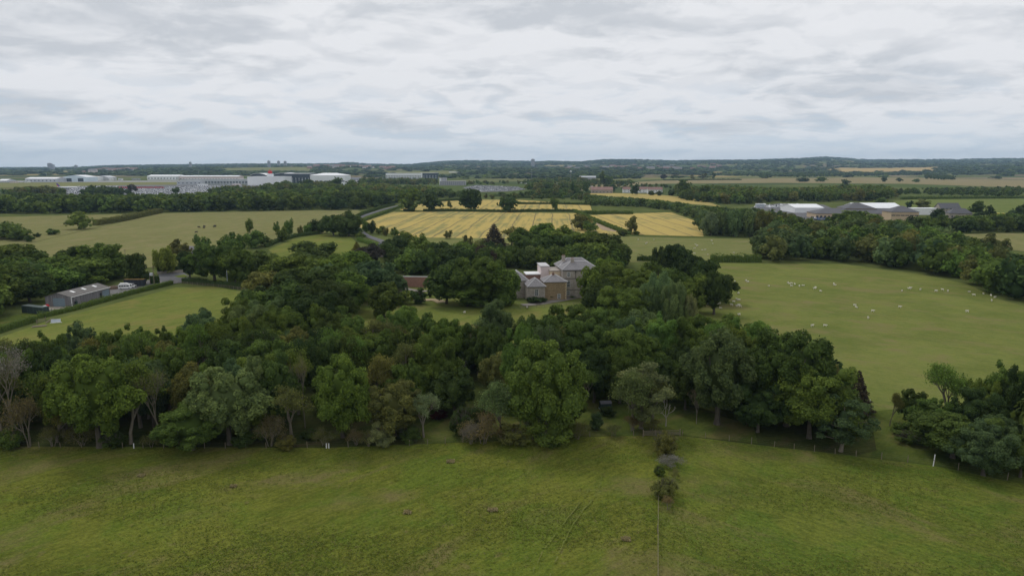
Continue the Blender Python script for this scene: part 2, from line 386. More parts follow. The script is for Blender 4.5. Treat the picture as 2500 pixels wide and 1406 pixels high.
flat('foreground_field', [(-700, 1406), (-700, 1300), (-300, 1094), (0, 1090), (800, 1093), (1130, 1080), (1440, 1066), (1606, 1062), (1606, 1406), (1600, 2600), (-1500, 2600)], g_fore, 'wide green meadow across the bottom of the photo')
flat('east_field', [(1606, 1406), (1606, 1062), (1665, 1064), (1890, 1091), (2090, 1114), (2280, 1137), (2500, 1182), (2900, 1260), (3600, 1500), (3600, 2600), (1600, 2600)], g_fore2, 'greener meadow right of the wire fence')
flat('woodland_floor', [(-300, 1094), (0, 1089), (800, 1092), (1130, 1079), (1440, 1065), (1665, 1063), (1890, 1090), (2090, 1112), (2140, 1100), (2125, 1010), (2080, 930), (1900, 860), (1700, 850), (1400, 850), (900, 860), (500, 880), (0, 890), (-300, 890)], g_wood_shade, 'floor of the wood, tree shade put into its dark green')
flat('rough_strip', [(2090, 1113), (2280, 1136), (2500, 1181), (2900, 1255), (2900, 1000), (2500, 985), (2250, 990), (2140, 990), (2125, 1005), (2140, 1100)], g_rough, 'rough grass gap between the wood and the right clump')
flat('glade_grass', [(1040, 1084), (1130, 1079), (1440, 1065), (1665, 1063), (1850, 1083), (1840, 1040), (1660, 985), (1420, 975), (1330, 1020), (1080, 1010), (1020, 1050)], g_rough, 'grass of the open glade in the wood')
flat('sheep_field', [(1745, 642), (2060, 645), (2240, 669), (2360, 693), (2440, 731), (2500, 748), (2900, 830), (2900, 990), (2500, 985), (2250, 992), (2125, 1005), (2070, 930), (1880, 855), (1700, 845), (1650, 800), (1690, 720)], g_sheep, 'big sheep pasture on the right')
flat('house_paddock', [(740, 765), (870, 758), (1130, 757), (1300, 752), (1470, 752), (1700, 760), (1700, 845), (1400, 850), (900, 860), (640, 870)], g_pad, 'narrow paddock before the house')
flat('paddock', [(-300, 900), (0, 824), (110, 786), (430, 702), (520, 700), (615, 716), (640, 740), (640, 870), (500, 880), (0, 890)], g_pad, 'paddock below the barn hedge')
flat('garden_lawn', [(930, 700), (1060, 700), (1300, 742), (1470, 700), (1480, 752), (1300, 752), (1130, 757), (870, 758), (860, 735)], g_lawn, 'garden lawn around the stone house')
flat('back_sheep_field', [(1525, 578), (1700, 582), (1870, 584), (1850, 640), (1740, 640), (1560, 640), (1480, 640), (1480, 590)], g_sheepb, 'back pasture dotted with sheep')
flat('long_field', [(0, 640), (60, 598), (250, 553), (392, 521), (700, 515), (873, 513), (890, 522), (790, 570), (640, 590), (560, 612), (430, 650), (240, 660), (0, 700)], g_left, 'long pale pasture on the left')
flat('corner_field', [(-300, 545), (0, 530), (392, 521), (250, 552), (60, 597), (-300, 680)], g_left, 'pale field corner at the far left')
flat('triangle_field', [(655, 610), (715, 585), (790, 572), (850, 573), (868, 590), (880, 640), (700, 650)], g_pad, 'small green field beside the lane')
flat('barley_field', [(872, 556), (893, 540), (962, 518), (1100, 517), (1410, 521), (1432, 526), (1480, 546), (1530, 573), (1300, 585), (1010, 582), (930, 566)], barley('barley_main', gang((1020, 570), (1112, 524)), greenness=.52), 'golden barley field behind the house')
flat('grass_margin', [(1000, 580), (1270, 583), (1520, 576), (1525, 600), (1300, 610), (1000, 600)], g_sheepb, 'grass margin below the barley')
flat('barley_back_field', [(975, 512), (1015, 501), (1080, 492), (1180, 488), (1260, 488), (1440, 500), (1445, 514), (1200, 515), (985, 514)], barley('barley_back', gang((1020, 570), (1112, 524)), greenness=.42), 'upper barley strip behind the tree row')
flat('barley_right_field', [(1440, 526), (1500, 523), (1640, 519), (1665, 528), (1710, 545), (1718, 578), (1540, 573), (1480, 545)], barley('barley_right', gang((1446, 524), (1540, 565)), greenness=.40), 'barley field right of the hedge')
flat('soil_strip', [(1448, 541), (1462, 546), (1512, 562), (1502, 566), (1470, 562)], soil, 'bare pinkish soil beside the hedge')
flat('barley_far_field', [(1425, 472.5), (1500, 472), (1600, 475), (1680, 483), (1740, 497), (1760, 505), (1640, 494), (1500, 482), (1430, 477)], barley('barley_far', gang((1500, 474), (1700, 490)), greenness=.45), 'curving barley strip beyond the plantation')
flat('estate_field', [(2180, 492), (2230, 487), (2500, 485), (2700, 486), (2700, 530), (2500, 527), (2330, 530), (2200, 512)], g_green, 'green field behind the showroom')
flat('corner_pasture', [(2330, 574), (2420, 570), (2700, 571), (2700, 640), (2560, 622), (2440, 607), (2370, 598)], g_left, 'olive pasture at the right edge')
flat('dealer_yard', [(1830, 508), (1900, 497), (2010, 500), (2060, 520), (2100, 540), (1960, 537), (1900, 520)], asph, 'tarmac yard of parked cars')
# strips of far fields on the right
flat('tan_field', [(1500, 459), (1560, 452), (1620, 449), (1900, 447), (2200, 449), (2500, 458), (2700, 462), (2700, 445), (2200, 433), (1700, 437), (1560, 444)], g_tan, 'tan stubble band at the right')
flat('pink_field', [(2100, 424), (2290, 420), (2700, 418), (2700, 443), (2360, 436), (2180, 432)], g_tan2, 'pinkish stubble field at the far right')
flat('olive_field', [(1340, 434), (1380, 428), (1560, 424.5), (1800, 425), (2100, 424.5), (2180, 429), (1700, 436.5), (1560, 440), (1400, 437)], g_olive, 'olive green far field')
flat('field_far_center', [(1300, 459), (1420, 450), (1520, 452), (1500, 460), (1420, 466)], g_tan, 'small tan field by the houses')
flat('airfield_grass', [(-600, 470), (-600, 445), (0, 447), (250, 445), (600, 444), (600, 449), (380, 452), (150, 456)], g_olive, 'olive airfield grass')
flat('airport_apron', [(-600, 447), (-600, 440), (200, 442), (640, 441), (900, 441), (900, 447), (560, 444.5), (0, 446)], apron, 'pale airport apron')
flat('car_park', [(100, 479), (150, 457), (330, 452), (660, 451), (720, 462), (520, 476), (330, 479)], asph, 'airport car park surface')
flat('middle_car_park', [(1128, 458), (1160, 453), (1265, 457), (1285, 463), (1240, 468), (1160, 470)], asph, 'grey car park beyond the trees')

flat('farm_yard', [(104, 770), (105, 748), (170, 735), (262, 722), (270, 700), (380, 682), (465, 688), (420, 694), (300, 722), (180, 757)], gravel, 'grey gravel farm yard')
flat('concrete_apron', [(102, 752), (128, 744), (180, 747), (150, 756), (112, 757)], concrete, 'pale concrete pad before the barn')
flat('turning_lane', [(380, 684), (388, 672), (400, 667), (450, 667), (462, 676), (450, 690), (420, 693)], asph, 'tarmac turning area by the gate')
flat('verge', [(425, 675), (450, 671), (462, 678), (436, 679)], g_lawn, 'grass verge in the turning area')
flat('verge_near', [(-300, 860), (0, 808), (95, 775), (104, 768), (60, 765), (0, 780), (-300, 820)], g_rough, 'brown green verge left of the hedge')
ribbon('house_drive', [(1275, 746), (1310, 743), (1350, 737), (1390, 730), (1430, 721), (1480, 715)], 4.2, drive, 'gravel drive curving past the stone house')
ribbon('garden_path', [(985, 705), (1030, 712), (1065, 708)], 3, drive, 'garden path by the brick wall', cat='path')
ribbon('front_path', [(1010, 735), (1060, 733), (1080, 740)], 4, plain('gravel_warm', (.36, .28, .16), .95, .15, .3), 'sandy patch by the topiary', cat='path')
ribbon('lane', [(1010, 625), (960, 602), (925, 587), (893, 575), (875, 560), (862, 545), (880, 531), (930, 514), (975, 502)], 5.5, asph, 'tarmac lane running between hedges')
ribbon('main_road', [(1265, 446), (1290, 449), (1320, 454), (1390, 459), (1450, 455)], 14, apron, 'pale main road bending past trees')
g_track = grass('grass_track', (.115, .135, .032), (.165, .185, .045), (.17, .16, .06), 0, .4, 6, 1.2)
def worn(name, pts, w, label, seed):
    rng = random.Random(seed); ZL[0] += .006; P = [G(*q) for q in pts]; V = []; F = []
    for a, b in zip(P, P[1:]):
        L = (b - a).length; n = max(2, int(L / .7)); d = (b - a) / L; q = Vector((-d.y, d.x, 0))
        for i in range(n):
            if rng.random() < .3: continue
            p0 = a + (b - a) * (i / n); p1 = a + (b - a) * ((i + rng.uniform(.7, 1.0)) / n); o = q * rng.uniform(-.06, .06); w0 = w * rng.uniform(.3, .6); k = len(V)
            for p, s_ in ((p0, .55), (p1, .5)): V += [tuple((p + o + q * w0 * s_)[:2]) + (ZL[0],), tuple((p + o - q * w0 * s_)[:2]) + (ZL[0],)]
            F.append((k, k + 1, k + 3, k + 2))
    tag(mobj(name, arr_mesh(name, V, np.array(F), [g_track])), label, 'track', kind='structure')
worn('tyre_track', [(1470, 1161), (1463, 1200), (1440, 1232), (1425, 1245), (1395, 1290), (1378, 1325), (1350, 1385), (1335, 1440)], .34, 'right wheel track curving up the near meadow', 1)
worn('tyre_track', [(1440, 1190), (1430, 1212), (1412, 1235), (1385, 1268), (1350, 1315), (1325, 1350), (1290, 1420)], .34, 'left wheel track curving up the near meadow', 2)

def drape(name, c0, c1, y0, y1, mat, label, n=14):
    V = []; F = []
    for j in range(n + 1):
        y = y0 + (y1 - y0) * j / n
        for i in range(n + 1):
            c = c0 + (c1 - c0) * i / n + 10 * math.sin(j * .5); x = (c - 1250) / FPX * y * CP; V.append((x, y, ground_z(x, y) + 2.0))
            if i and j: a = j * (n + 1) + i; F.append((a - n - 2, a - n - 1, a, a - 1))
    tag(mobj(name, arr_mesh(name, V, np.array(F), [mat], smooth=True)), label, 'field', kind='structure')
drape('gold_field', 2025, 2290, 4300, 5500, grass('stubble_gold', (.40, .28, .12), (.46, .34, .16), (.36, .28, .12), 0, .4, 90, .2), 'orange gold field beyond the far hedge belt')
drape('pale_hill_field', 1528, 1602, 10300, 11700, soil, 'pale pink field on the skyline hill')
drape('hill_field', 540, 760, 4300, 5200, g_olive, 'pale green field on the hill behind the airfield')
drape('hill_field', 930, 1120, 3400, 4300, g_olive, 'green field rising behind the office block')
# ------------------------------------------------------------------ FOLIAGE
rs = np.random.RandomState(7)
def unit(a): return a / (np.linalg.norm(a, axis=-1, keepdims=True) + 1e-9)
def quads_at(P, Nn, size, rng):
    """leaf cards centred on P facing Nn"""
    n = len(P); r = unit(rng.normal(size=(n, 3))); a = unit(np.cross(Nn, r)); b = np.cross(Nn, a)
    s = size * rng.uniform(.6, 1.35, (n, 1)); q = rng.uniform(.55, 1, (n, 1)); bend = Nn * s * .35
    V = np.stack([P - a * s, P - b * s * q + bend, P + a * s, P + b * s * q - bend * .3], 1).reshape(-1, 3)
    F = np.arange(4 * n).reshape(-1, 4); return V, F
def sphere_vf(nu=8, nv=5):
    V = [(0, 0, 1)]; F4 = []; F3 = []
    for j in range(1, nv):
        t = math.pi * j / nv
        for i in range(nu): V.append((math.sin(t) * math.cos(2 * math.pi * i / nu), math.sin(t) * math.sin(2 * math.pi * i / nu), math.cos(t)))
    V.append((0, 0, -1)); L = len(V) - 1
    for i in range(nu): F3.append((0, 1 + i, 1 + (i + 1) % nu)); b = 1 + (nv - 2) * nu; F3.append((L, b + (i + 1) % nu, b + i))
    for j in range(nv - 2):
        for i in range(nu): a = 1 + j * nu; F4.append((a + i, a + nu + i, a + nu + (i + 1) % nu, a + (i + 1) % nu))
    return np.array(V), np.array(F4), np.array(F3)
SV, SF4, SF3 = sphere_vf(7, 5)
def crown_arrays(seed, nl, leaves, size, zc=.56, rx=.42, rz=.40, lr=(.11, .19), core=.74, flat_=1.0, sub=9, spread=.3, top_bias=.0, zmin=.12, low=True, lean=.12, elong=1.0, mid_core=True, skip=0, rough=.14):
    rng = np.random.RandomState(seed)
    k = np.arange(nl) + .5; ph = np.arccos(1 - 2 * k / nl); th = math.pi * (1 + 5 ** .5) * k + seed
    D = np.stack([np.cos(th) * np.sin(ph), np.sin(th) * np.sin(ph), np.cos(ph)], 1); D = unit(D + rng.normal(size=D.shape) * .22)
    p1 = rng.uniform(0, 6, 3)
    warp = 1 + .17 * np.sin(2 * np.arctan2(D[:, 1], D[:, 0]) + p1[0]) + .13 * np.sin(3 * D[:, 2] * 2 + p1[1]) + rng.uniform(-rough, rough * .8, nl)
    Lr = rng.uniform(lr[0], lr[1], nl)
    C = np.stack([D[:, 0] * rx * warp, D[:, 1] * rx * warp, D[:, 2] * rz * warp], 1) * rng.uniform(.66, .92, (nl, 1))
    C[:, 0] += lean * rng.uniform(-1, 1) * C[:, 2]; C[:, 2] += zc; C[:, 2] = np.maximum(C[:, 2], zmin + Lr * .6)
    keep = rng.rand(nl) > skip; C = C[keep]; Lr = Lr[keep]; D = D[keep]; nl = len(C)
    V = []; F = []; tint = []; nb = 0
    ctr = np.array([0, 0, zc])
    lt = rng.uniform(-.22, .22, nl)
    area = Lr ** 2; cnt = np.maximum(8, (leaves * area / area.sum())).astype(int)
    for i in range(nl):
        n = cnt[i]; out = unit((C[i] - ctr)[None])[0]
        subs = unit(rng.normal(size=(sub, 3)) + out * .7 + np.array([0, 0, .45]))
        sid = rng.randint(0, sub, n); d = unit(subs[sid] + rng.normal(size=(n, 3)) * spread)
        dev = np.linalg.norm(d - subs[sid], axis=1)
        r = Lr[i] * (1.08 - .5 * dev ** 2 + rng.normal(size=n) * .09)
        P = C[i] + d * r[:, None] * np.array([1, 1, flat_ * elong])
        Nn = unit(d * .8 + rng.normal(size=(n, 3)) * .55 + np.array([0, 0, .35]))
        v, f = quads_at(P, Nn, size, rng); V.append(v); F.append(f + nb); nb += len(v)
        sb = rng.uniform(-.14, .14, sub)
        tint.append(np.clip(.5 + lt[i] + sb[sid] + rng.uniform(-.3, .3, n), 0, 1))
    F4 = [np.concatenate(F)]; T = [np.concatenate(tint)]; F3 = []
    if core:  # solid lumps added to block light inside the crown, tinted darker
        for i in range(nl):
            v = SV * Lr[i] * core * np.array([1, 1, flat_ * elong]) * rng.uniform(.85, 1.1, (len(SV), 1)) + C[i] * np.array([.97, .97, 1]); V.append(v)
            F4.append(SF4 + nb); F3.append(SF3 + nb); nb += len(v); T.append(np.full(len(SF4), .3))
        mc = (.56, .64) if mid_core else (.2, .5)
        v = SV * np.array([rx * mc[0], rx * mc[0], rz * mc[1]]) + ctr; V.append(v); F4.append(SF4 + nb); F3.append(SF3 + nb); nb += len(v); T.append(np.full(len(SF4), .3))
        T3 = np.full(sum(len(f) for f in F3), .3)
        return np.concatenate(V), [np.concatenate(F4), np.concatenate(F3)], np.concatenate(T + [T3]), C
    return np.concatenate(V), [np.concatenate(F4)], np.concatenate(T), C
def trunk_mb(C, seed, r0=.035, limbs=9, n=6, fork=.32):
    rng = random.Random(seed); mb = MB(); jx, jy = rng.uniform(-.03, .03), rng.uniform(-.03, .03)
    mb.tube([(0, 0, -.02), (jx * .3, jy * .3, .05), (jx, jy, fork * .6), (jx * 1.5, jy * 1.5, fork), (jx, jy, .6), (0, 0, .82)], [r0 * 1.5, r0 * 1.05, r0 * .85, r0 * .75, r0 * .4, r0 * .12], n)
    idx = list(range(len(C))); rng.shuffle(idx)
    for i in idx[:limbs]:
        c = C[i]; z0 = rng.uniform(fork * .65, min(.6, c[2] + .02)); k = rng.uniform(.4, .6)
        mid = (c[0] * k + rng.uniform(-.02, .02), c[1] * k + rng.uniform(-.02, .02), z0 + (c[2] - z0) * .35)
        mb.tube([(jx, jy, z0), mid, (c[0] * .95, c[1] * .95, c[2])], [r0 * .42, r0 * .26, r0 * .08], 5)
    return mb
def skeleton(seed, levels=4, kids=3, spread=.55, l0=.30, r0=.03, up=.25, kink=.12, stems=1, ratio=.72):
    """branching skeleton in a unit box: returns MB and tips [(pos, dir, level)]"""
    rng = random.Random(seed); mb = MB(); tips = []
    def grow(p, d, l, r, lv):
        d2 = (d + Vector((rng.gauss(0, kink), rng.gauss(0, kink), rng.gauss(0, kink * .6)))).normalized()
        m = p + d * l * .5; e = m + d2 * l * .5
        mb.tube([p, m, e], [r, r * .82, r * .62], 6 if lv < 2 else (4 if lv < 4 else 3), caps=False)
        if lv >= 2: tips.append((e, d2, lv))
        if lv >= levels: return
        k = kids + (rng.random() < .35)
        for i in range(k):
            a = 2 * math.pi * (i + rng.uniform(-.3, .3)) / k; sp = spread * rng.uniform(.6, 1.35)
            s = d2.cross(Vector((0, 0, 1)) if abs(d2.z) < .9 else Vector((1, 0, 0))).normalized(); t = d2.cross(s)
            nd = (d2 + (s * math.cos(a) + t * math.sin(a)) * math.tan(sp) + Vector((0, 0, up))).normalized()
            grow(e, nd, l * ratio * rng.uniform(.75, 1.2), r * .58, lv + 1)
    for s in range(stems):
        a = rng.uniform(0, 6.28); q = Vector((math.cos(a), math.sin(a), 0)) * (.05 if stems > 1 else 0)
        grow(q + Vector((0, 0, -.02)), (Vector((0, 0, 1)) + q * 5 + Vector((rng.gauss(0, .06), rng.gauss(0, .06), 0))).normalized(), l0 * rng.uniform(.85, 1.1), r0, 0)
    A = np.array([v for v in mb.v]); mx = np.abs(A[:, :2]).max(); mz = A[:, 2].max()
    sxy, sz = .5 / mx, 1 / mz
    mb.v = [(v[0] * sxy, v[1] * sxy, v[2] * sz) for v in mb.v]
    tips = [(Vector((t[0].x * sxy, t[0].y * sxy, t[0].z * sz)), t[1], t[2]) for t in tips]
    return mb, tips
def tip_leaves(tips, seed, per, rad, size, minlv=3, drop=0):
    rng = np.random.RandomState(seed); P = []; T = []
    for (p, d, lv) in tips:
        if lv < minlv or rng.rand() < drop: continue
        o = rng.normal(size=(per, 3)) * rad * np.array([1, 1, .7]); P.append(np.array(p)[None] + o); T.append(np.clip(.5 + rng.uniform(-.25, .25) + rng.uniform(-.25, .25, per), 0, 1))
    P = np.concatenate(P); P[:, 2] = np.clip(P[:, 2], .02, None)
    Nn = unit(rng.normal(size=P.shape) * .7 + np.array([0, 0, .6])); V, F = quads_at(P, Nn, size, rng)
    return V, F, np.concatenate(T)
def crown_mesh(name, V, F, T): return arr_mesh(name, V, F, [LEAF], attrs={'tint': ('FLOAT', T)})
KIND = {}   # kind -> {lod: [(crown mesh, trunk mesh)]}
def reg(kind, lod, cm, tm): KIND.setdefault(kind, {}).setdefault(lod, []).append((cm, tm))
for sd in range(6):
    V, F, T, C = crown_arrays(11 + sd, 84 + 8 * (sd % 3), 20000, .0125, zc=.57, rx=.43, rz=.40, lr=(.055, .13), zmin=.10, sub=6, spread=.36, skip=.14, rough=.2)
    reg('broad', 0, crown_mesh('crown', V, F, T), trunk_mb(C, sd, .028).mesh('trunk', BARK))
for sd in range(3):     # dome, wide lobes
    V, F, T, C = crown_arrays(31 + sd, 100, 20500, .0120, zc=.58, rx=.43, rz=.375, lr=(.05, .105), core=.66, zmin=.13, sub=5, spread=.34, skip=.1, rough=.12)
    reg('dome', 0, crown_mesh('crown', V, F, T), trunk_mb(C, sd + 9, .03).mesh('trunk', BARK))
for sd in range(5):
    V, F, T, C = crown_arrays(51 + sd, 26, 4200, .027, zc=.56, rx=.40, rz=.39, lr=(.11, .19), zmin=.1)
    tm = trunk_mb(C, sd, .03, 4, 5).mesh('trunk', BARK)
    cm = crown_mesh('crown', V, F, T); reg('broad', 1, cm, tm); reg('dome', 1, cm, tm)
for sd in range(4):
    V, F, T, C = crown_arrays(71 + sd, 16, 1500, .045, zc=.55, rx=.38, rz=.40, lr=(.14, .23), zmin=.08)
    tm = trunk_mb(C, sd, .03, 0, 4).mesh('trunk', BARK)
    cm = crown_mesh('crown', V, F, T); reg('broad', 2, cm, tm); reg('dome', 2, cm, tm)
for sd in range(3):     # tall upright poplar / willow
    V, F, T, C = crown_arrays(91 + sd, 34, 12500, .0125, zc=.52, rx=.36, rz=.36, lr=(.07, .12), elong=2.0, zmin=.1, sub=10, spread=.4)
    V[:, 2] = np.clip(V[:, 2], .01, None); reg('upright', 0, crown_mesh('crown', V, F, T), trunk_mb(C, sd, .025).mesh('trunk', BARK))
    V, F, T, C = crown_arrays(95 + sd, 22, 3200, .026, zc=.52, rx=.36, rz=.36, lr=(.09, .13), elong=2.0, zmin=.1, spread=.4)
    for l in (1, 2): reg('upright', l, crown_mesh('crown', V, F, T), trunk_mb(C, sd, .025, 3, 5).mesh('trunk', BARK))
for sd in range(2):     # layered pine
    V, F, T, C = crown_arrays(111 + sd, 34, 9500, .0125, zc=.55, rx=.38, rz=.42, lr=(.08, .14), flat_=.5, core=.65, zmin=.2, spread=.45, mid_core=False)
    for l in (0, 1, 2): reg('pine', l, crown_mesh('crown', V, F, T), trunk_mb(C, sd + 4, .028, 12).mesh('trunk', BARK_PALE))
def spruce(seed, n=9500, size=.021):
    rng = np.random.RandomState(seed); z = 1 - rng.power(1.9, n) * .94; z = np.clip(1 - rng.uniform(0, 1, n) ** .62 * .94, .05, 1)
    lay = np.round(z * 17) / 17; rr = (1 - lay) * .46 * (1 + .12 * np.sin(lay * 40)) + .015; th = rng.uniform(0, 6.283, n)
    arm = 1 + .22 * np.sin(th * 7 + lay * 31); r = rr * arm * rng.uniform(.45, 1, n) ** .5
    P = np.stack([r * np.cos(th), r * np.sin(th), lay - .10 * r / .46 + rng.normal(size=n) * .008 + .02], 1)
    Nn = unit(np.stack([np.cos(th) * .5, np.sin(th) * .5, np.full(n, .8)], 1) + rng.normal(size=(n, 3)) * .35)
    V, F = quads_at(P, Nn, size, rng); V[:, 2] = np.clip(V[:, 2], .02, 1)
    return crown_mesh('crown', V, F, np.clip(.5 + rng.uniform(-.35, .35, n), 0, 1))
for sd in range(2):
    mb = MB(); mb.tube([(0, 0, -.02), (0, 0, .5), (0, 0, .97)], [.03, .018, .004], 6); tm = mb.mesh('trunk', BARK)
    for l in (0, 1, 2): reg('spruce', l, spruce(sd + 5), tm)
for sd in range(4):     # open ash / hawthorn with visible limbs
    mb, tips = skeleton(200 + sd, 4, 3, .5, .30, .026)
    V, F, T = tip_leaves(tips, sd, 36, .045, .0125); reg('open', 0, crown_mesh('crown', V, [F], T), mb.mesh('trunk', BARK_PALE))
    V, F, T = tip_leaves(tips, sd, 9, .045, .026, 3, .1)
    for l in (1, 2): reg('open', l, crown_mesh('crown', V, [F], T), mb.mesh('trunk', BARK))
for sd in range(3):     # thin, half-bare
    mb, tips = skeleton(230 + sd, 5, 3, .42, .30, .022, .15, .18)
    V, F, T = tip_leaves(tips, sd, 5, .028, .0095, 4, .35)
    for l in (0, 1, 2): reg('thin', l, crown_mesh('crown', V, [F], T), mb.mesh('trunk', BARK_PALE))
for sd in range(3):     # dead
    mb, tips = skeleton(260 + sd, 5, 2, .45, .30, .028, .12, .22)
    for l in (0, 1, 2): reg('dead', l, None, mb.mesh('trunk', BONE))
for sd in range(4):     # bush: multi-stem, leaf to the ground
    V, F, T, C = crown_arrays(300 + sd, 26, 6800, .019, zc=.42, rx=.40, rz=.42, lr=(.10, .17), core=.7, zmin=.03, spread=.4)
    mb, _ = skeleton(300 + sd, 3, 3, .6, .3, .02, .2, .1, 3); reg('bush', 0, crown_mesh('crown', V, F, T), mb.mesh('stem', BARK))
    V, F, T, C = crown_arrays(310 + sd, 14, 1500, .04, zc=.42, rx=.38, rz=.42, lr=(.14, .2), core=.7, zmin=.03, spread=.4)
    for l in (1, 2): reg('bush', l, crown_mesh('crown', V, F, T), mb.mesh('stem', BARK))
for sd in range(2):     # thin thorny scrub
    mb, tips = skeleton(330 + sd, 4, 3, .6, .24, .014, .12, .16, 4)
    V, F, T = tip_leaves(tips, sd, 7, .045, .013, 2, .15)
    for l in (0, 1, 2): reg('scrub', l, crown_mesh('crown', V, [F], T), mb.mesh('stem', BARK_PALE))
NAMES = {'broad': 'broadleaf_tree', 'dome': 'broadleaf_tree', 'upright': 'poplar_tree', 'pine': 'pine_tree', 'spruce': 'spruce_tree', 'open': 'ash_tree', 'thin': 'thin_tree', 'dead': 'dead_tree', 'bush': 'bush', 'scrub': 'scrub_bush'}
WORDS = {'broad': 'tree', 'dome': 'domed tree', 'upright': 'upright tree', 'pine': 'layered pine', 'spruce': 'pointed spruce', 'open': 'open-crowned tree', 'thin': 'half-bare thin tree', 'dead': 'bare dead tree', 'bush': 'bush', 'scrub': 'twiggy bush'}
TONE = {'dark': (.076, .114, .029), 'mid': (.114, .166, .036), 'bright': (.125, .200, .042), 'olive': (.150, .158, .048), 'blue': (.088, .132, .055), 'brown': (.16, .135, .062),
        'lime': (.20, .25, .05), 'purple': (.062, .053, .042), 'pale': (.18, .215, .10), 'deep': (.055, .086, .026), 'ash': (.130, .185, .072), 'red': (.06, .018, .018), 'grey': (.21, .195, .165)}
TWORD = {'dark': 'dark green', 'mid': 'mid green', 'bright': 'bright green', 'olive': 'olive', 'blue': 'blue-green', 'brown': 'brownish', 'lime': 'lime green', 'purple': 'purple-black', 'pale': 'pale green', 'deep': 'very dark green', 'ash': 'light green', 'red': 'dark red', 'grey': 'grey twiggy'}
TREES = []   # dict(p,w,h,kind,tone,where,group)
def add_tree(p, w_, h, kind, tone, where, group, hand=False):
    TREES.append(dict(p=p, w=w_, h=h, kind=kind, tone=tone, where=where, group=group, hand=hand))
def TB(lst, where, group):
    """(x, ybase, ytop, width px, kind, tone): base row known"""
    for x, yb, yt, wp, kind, tone in lst:
        b = G(x, yb); add_tree(b, wp / ppm(b), top_h(b, x, yt), kind, tone, where, group, True)
def TA(lst, where, group):
    """(x, ytop, width px, height m, kind, tone): apex seen, height judged"""
    for x, yt, wp, h, kind, tone in lst:
        a = G(x, yt, h); b = Vector((a.x, a.y, 0)); add_tree(b, wp / ppm(a), h, kind, tone, where, group, True)
def inside(poly, x, y):
    c = False; n = len(poly)
    for i in range(n):
        x0, y0 = poly[i]; x1, y1 = poly[i - 1]
        if (y0 > y) != (y1 > y) and x < (x1 - x0) * (y - y0) / (y1 - y0) + x0: c = not c
    return c
def fill(poly, sp, hr, sky, kinds, tones, where, group, seed, wr=(.75, 1.05), holes=(), jit=8, minh=4):
    rng = random.Random(seed); P = [G(*q) for q in poly]; pp = [(p.x, p.y) for p in P]; H = [[(G(*q).x, G(*q).y) for q in h] for h in holes]
    x0, x1 = min(p[0] for p in pp), max(p[0] for p in pp); y0, y1 = min(p[1] for p in pp), max(p[1] for p in pp)
    near = [(t['p'].x, t['p'].y, t['w']) for t in TREES]
    y = y0; row = 0
    while y < y1:
        x = x0 + (row % 2) * sp / 2
        while x < x1:
            X = x + rng.uniform(-.35, .35) * sp; Y = y + rng.uniform(-.35, .35) * sp; x += sp
            if not inside(pp, X, Y) or any(inside(h, X, Y) for h in H): continue
            if any((X - a) ** 2 + (Y - b) ** 2 < (c * .33) ** 2 for a, b, c in near): continue
            h = rng.uniform(*hr); c, yt = proj((X, Y, h)); lim = interp(sky, c) + rng.uniform(0, jit)
            if yt < lim:
                h = top_h(Vector((X, Y, 0)), c, lim)
                if h < minh: continue
            k = rng.choice(kinds); add_tree(Vector((X, Y, 0)), min(h * 1.0, sp * rng.uniform(*wr) * 1.45), h, k, rng.choice(tones), where, group)
        y += sp * .87; row += 1

FW = 'along the wood front'; FG = 'trees of the foreground wood'
TB([(40, 1080, 852, 150, 'thin', 'grey'), (8, 1070, 880, 120, 'open', 'olive'), (245, 1092, 866, 215, 'dome', 'bright'), (320, 1084, 895, 150, 'open', 'mid'), (395, 1075, 900, 110, 'thin', 'olive'), (140, 1080, 985, 110, 'open', 'olive'),
    (75, 1090, 960, 90, 'scrub', 'brown'), (562, 1085, 897, 195, 'dome', 'ash'), (628, 1055, 880, 100, 'broad', 'ash'), (470, 1098, 990, 165, 'broad', 'mid'), (745, 1045, 868, 60, 'thin', 'olive'), (712, 1078, 945, 120, 'open', 'olive'), (660, 1088, 1010, 90, 'scrub', 'brown'),
    (838, 1068, 873, 150, 'broad', 'bright'), (985, 1000, 845, 105, 'open', 'olive'), (930, 1010, 866, 95, 'open', 'olive'), (965, 1064, 935, 150, 'broad', 'olive'), (1035, 1068, 968, 75, 'open', 'pale'),
    (1120, 930, 868, 40, 'dead', 'grey'), (1110, 1015, 905, 125, 'broad', 'deep'), (1225, 1070, 930, 115, 'open', 'ash'), (1325, 1075, 835, 195, 'broad', 'mid'), (1275, 1010, 800, 120, 'broad', 'bright'),
    (1565, 1046, 876, 150, 'pine', 'pale'), (1545, 1048, 905, 125, 'open', 'ash'), (1592, 1040, 925, 110, 'open', 'olive'), (1395, 1040, 950, 80, 'broad', 'dark'), (1750, 1036, 806, 205, 'dome', 'blue'), (1920, 1040, 806, 215, 'dome', 'dark'), (1975, 1070, 898, 190, 'broad', 'mid'), (2090, 1005, 904, 78, 'spruce', 'purple'), (2052, 1102, 968, 150, 'pine', 'blue'), (1850, 1055, 940, 130, 'broad', 'deep'),
    (1450, 982, 852, 115, 'broad', 'deep'), (1512, 985, 868, 95, 'broad', 'dark'), (1622, 982, 872, 105, 'broad', 'dark'), (1672, 1000, 898, 95, 'broad', 'deep'), (1425, 1000, 905, 80, 'open', 'mid'), (1700, 1035, 950, 50, 'thin', 'brown'), (1625, 1040, 955, 60, 'dead', 'grey'), (700, 1000, 905, 70, 'dead', 'grey'), (310, 960, 860, 70, 'dead', 'grey')], FW, FG)
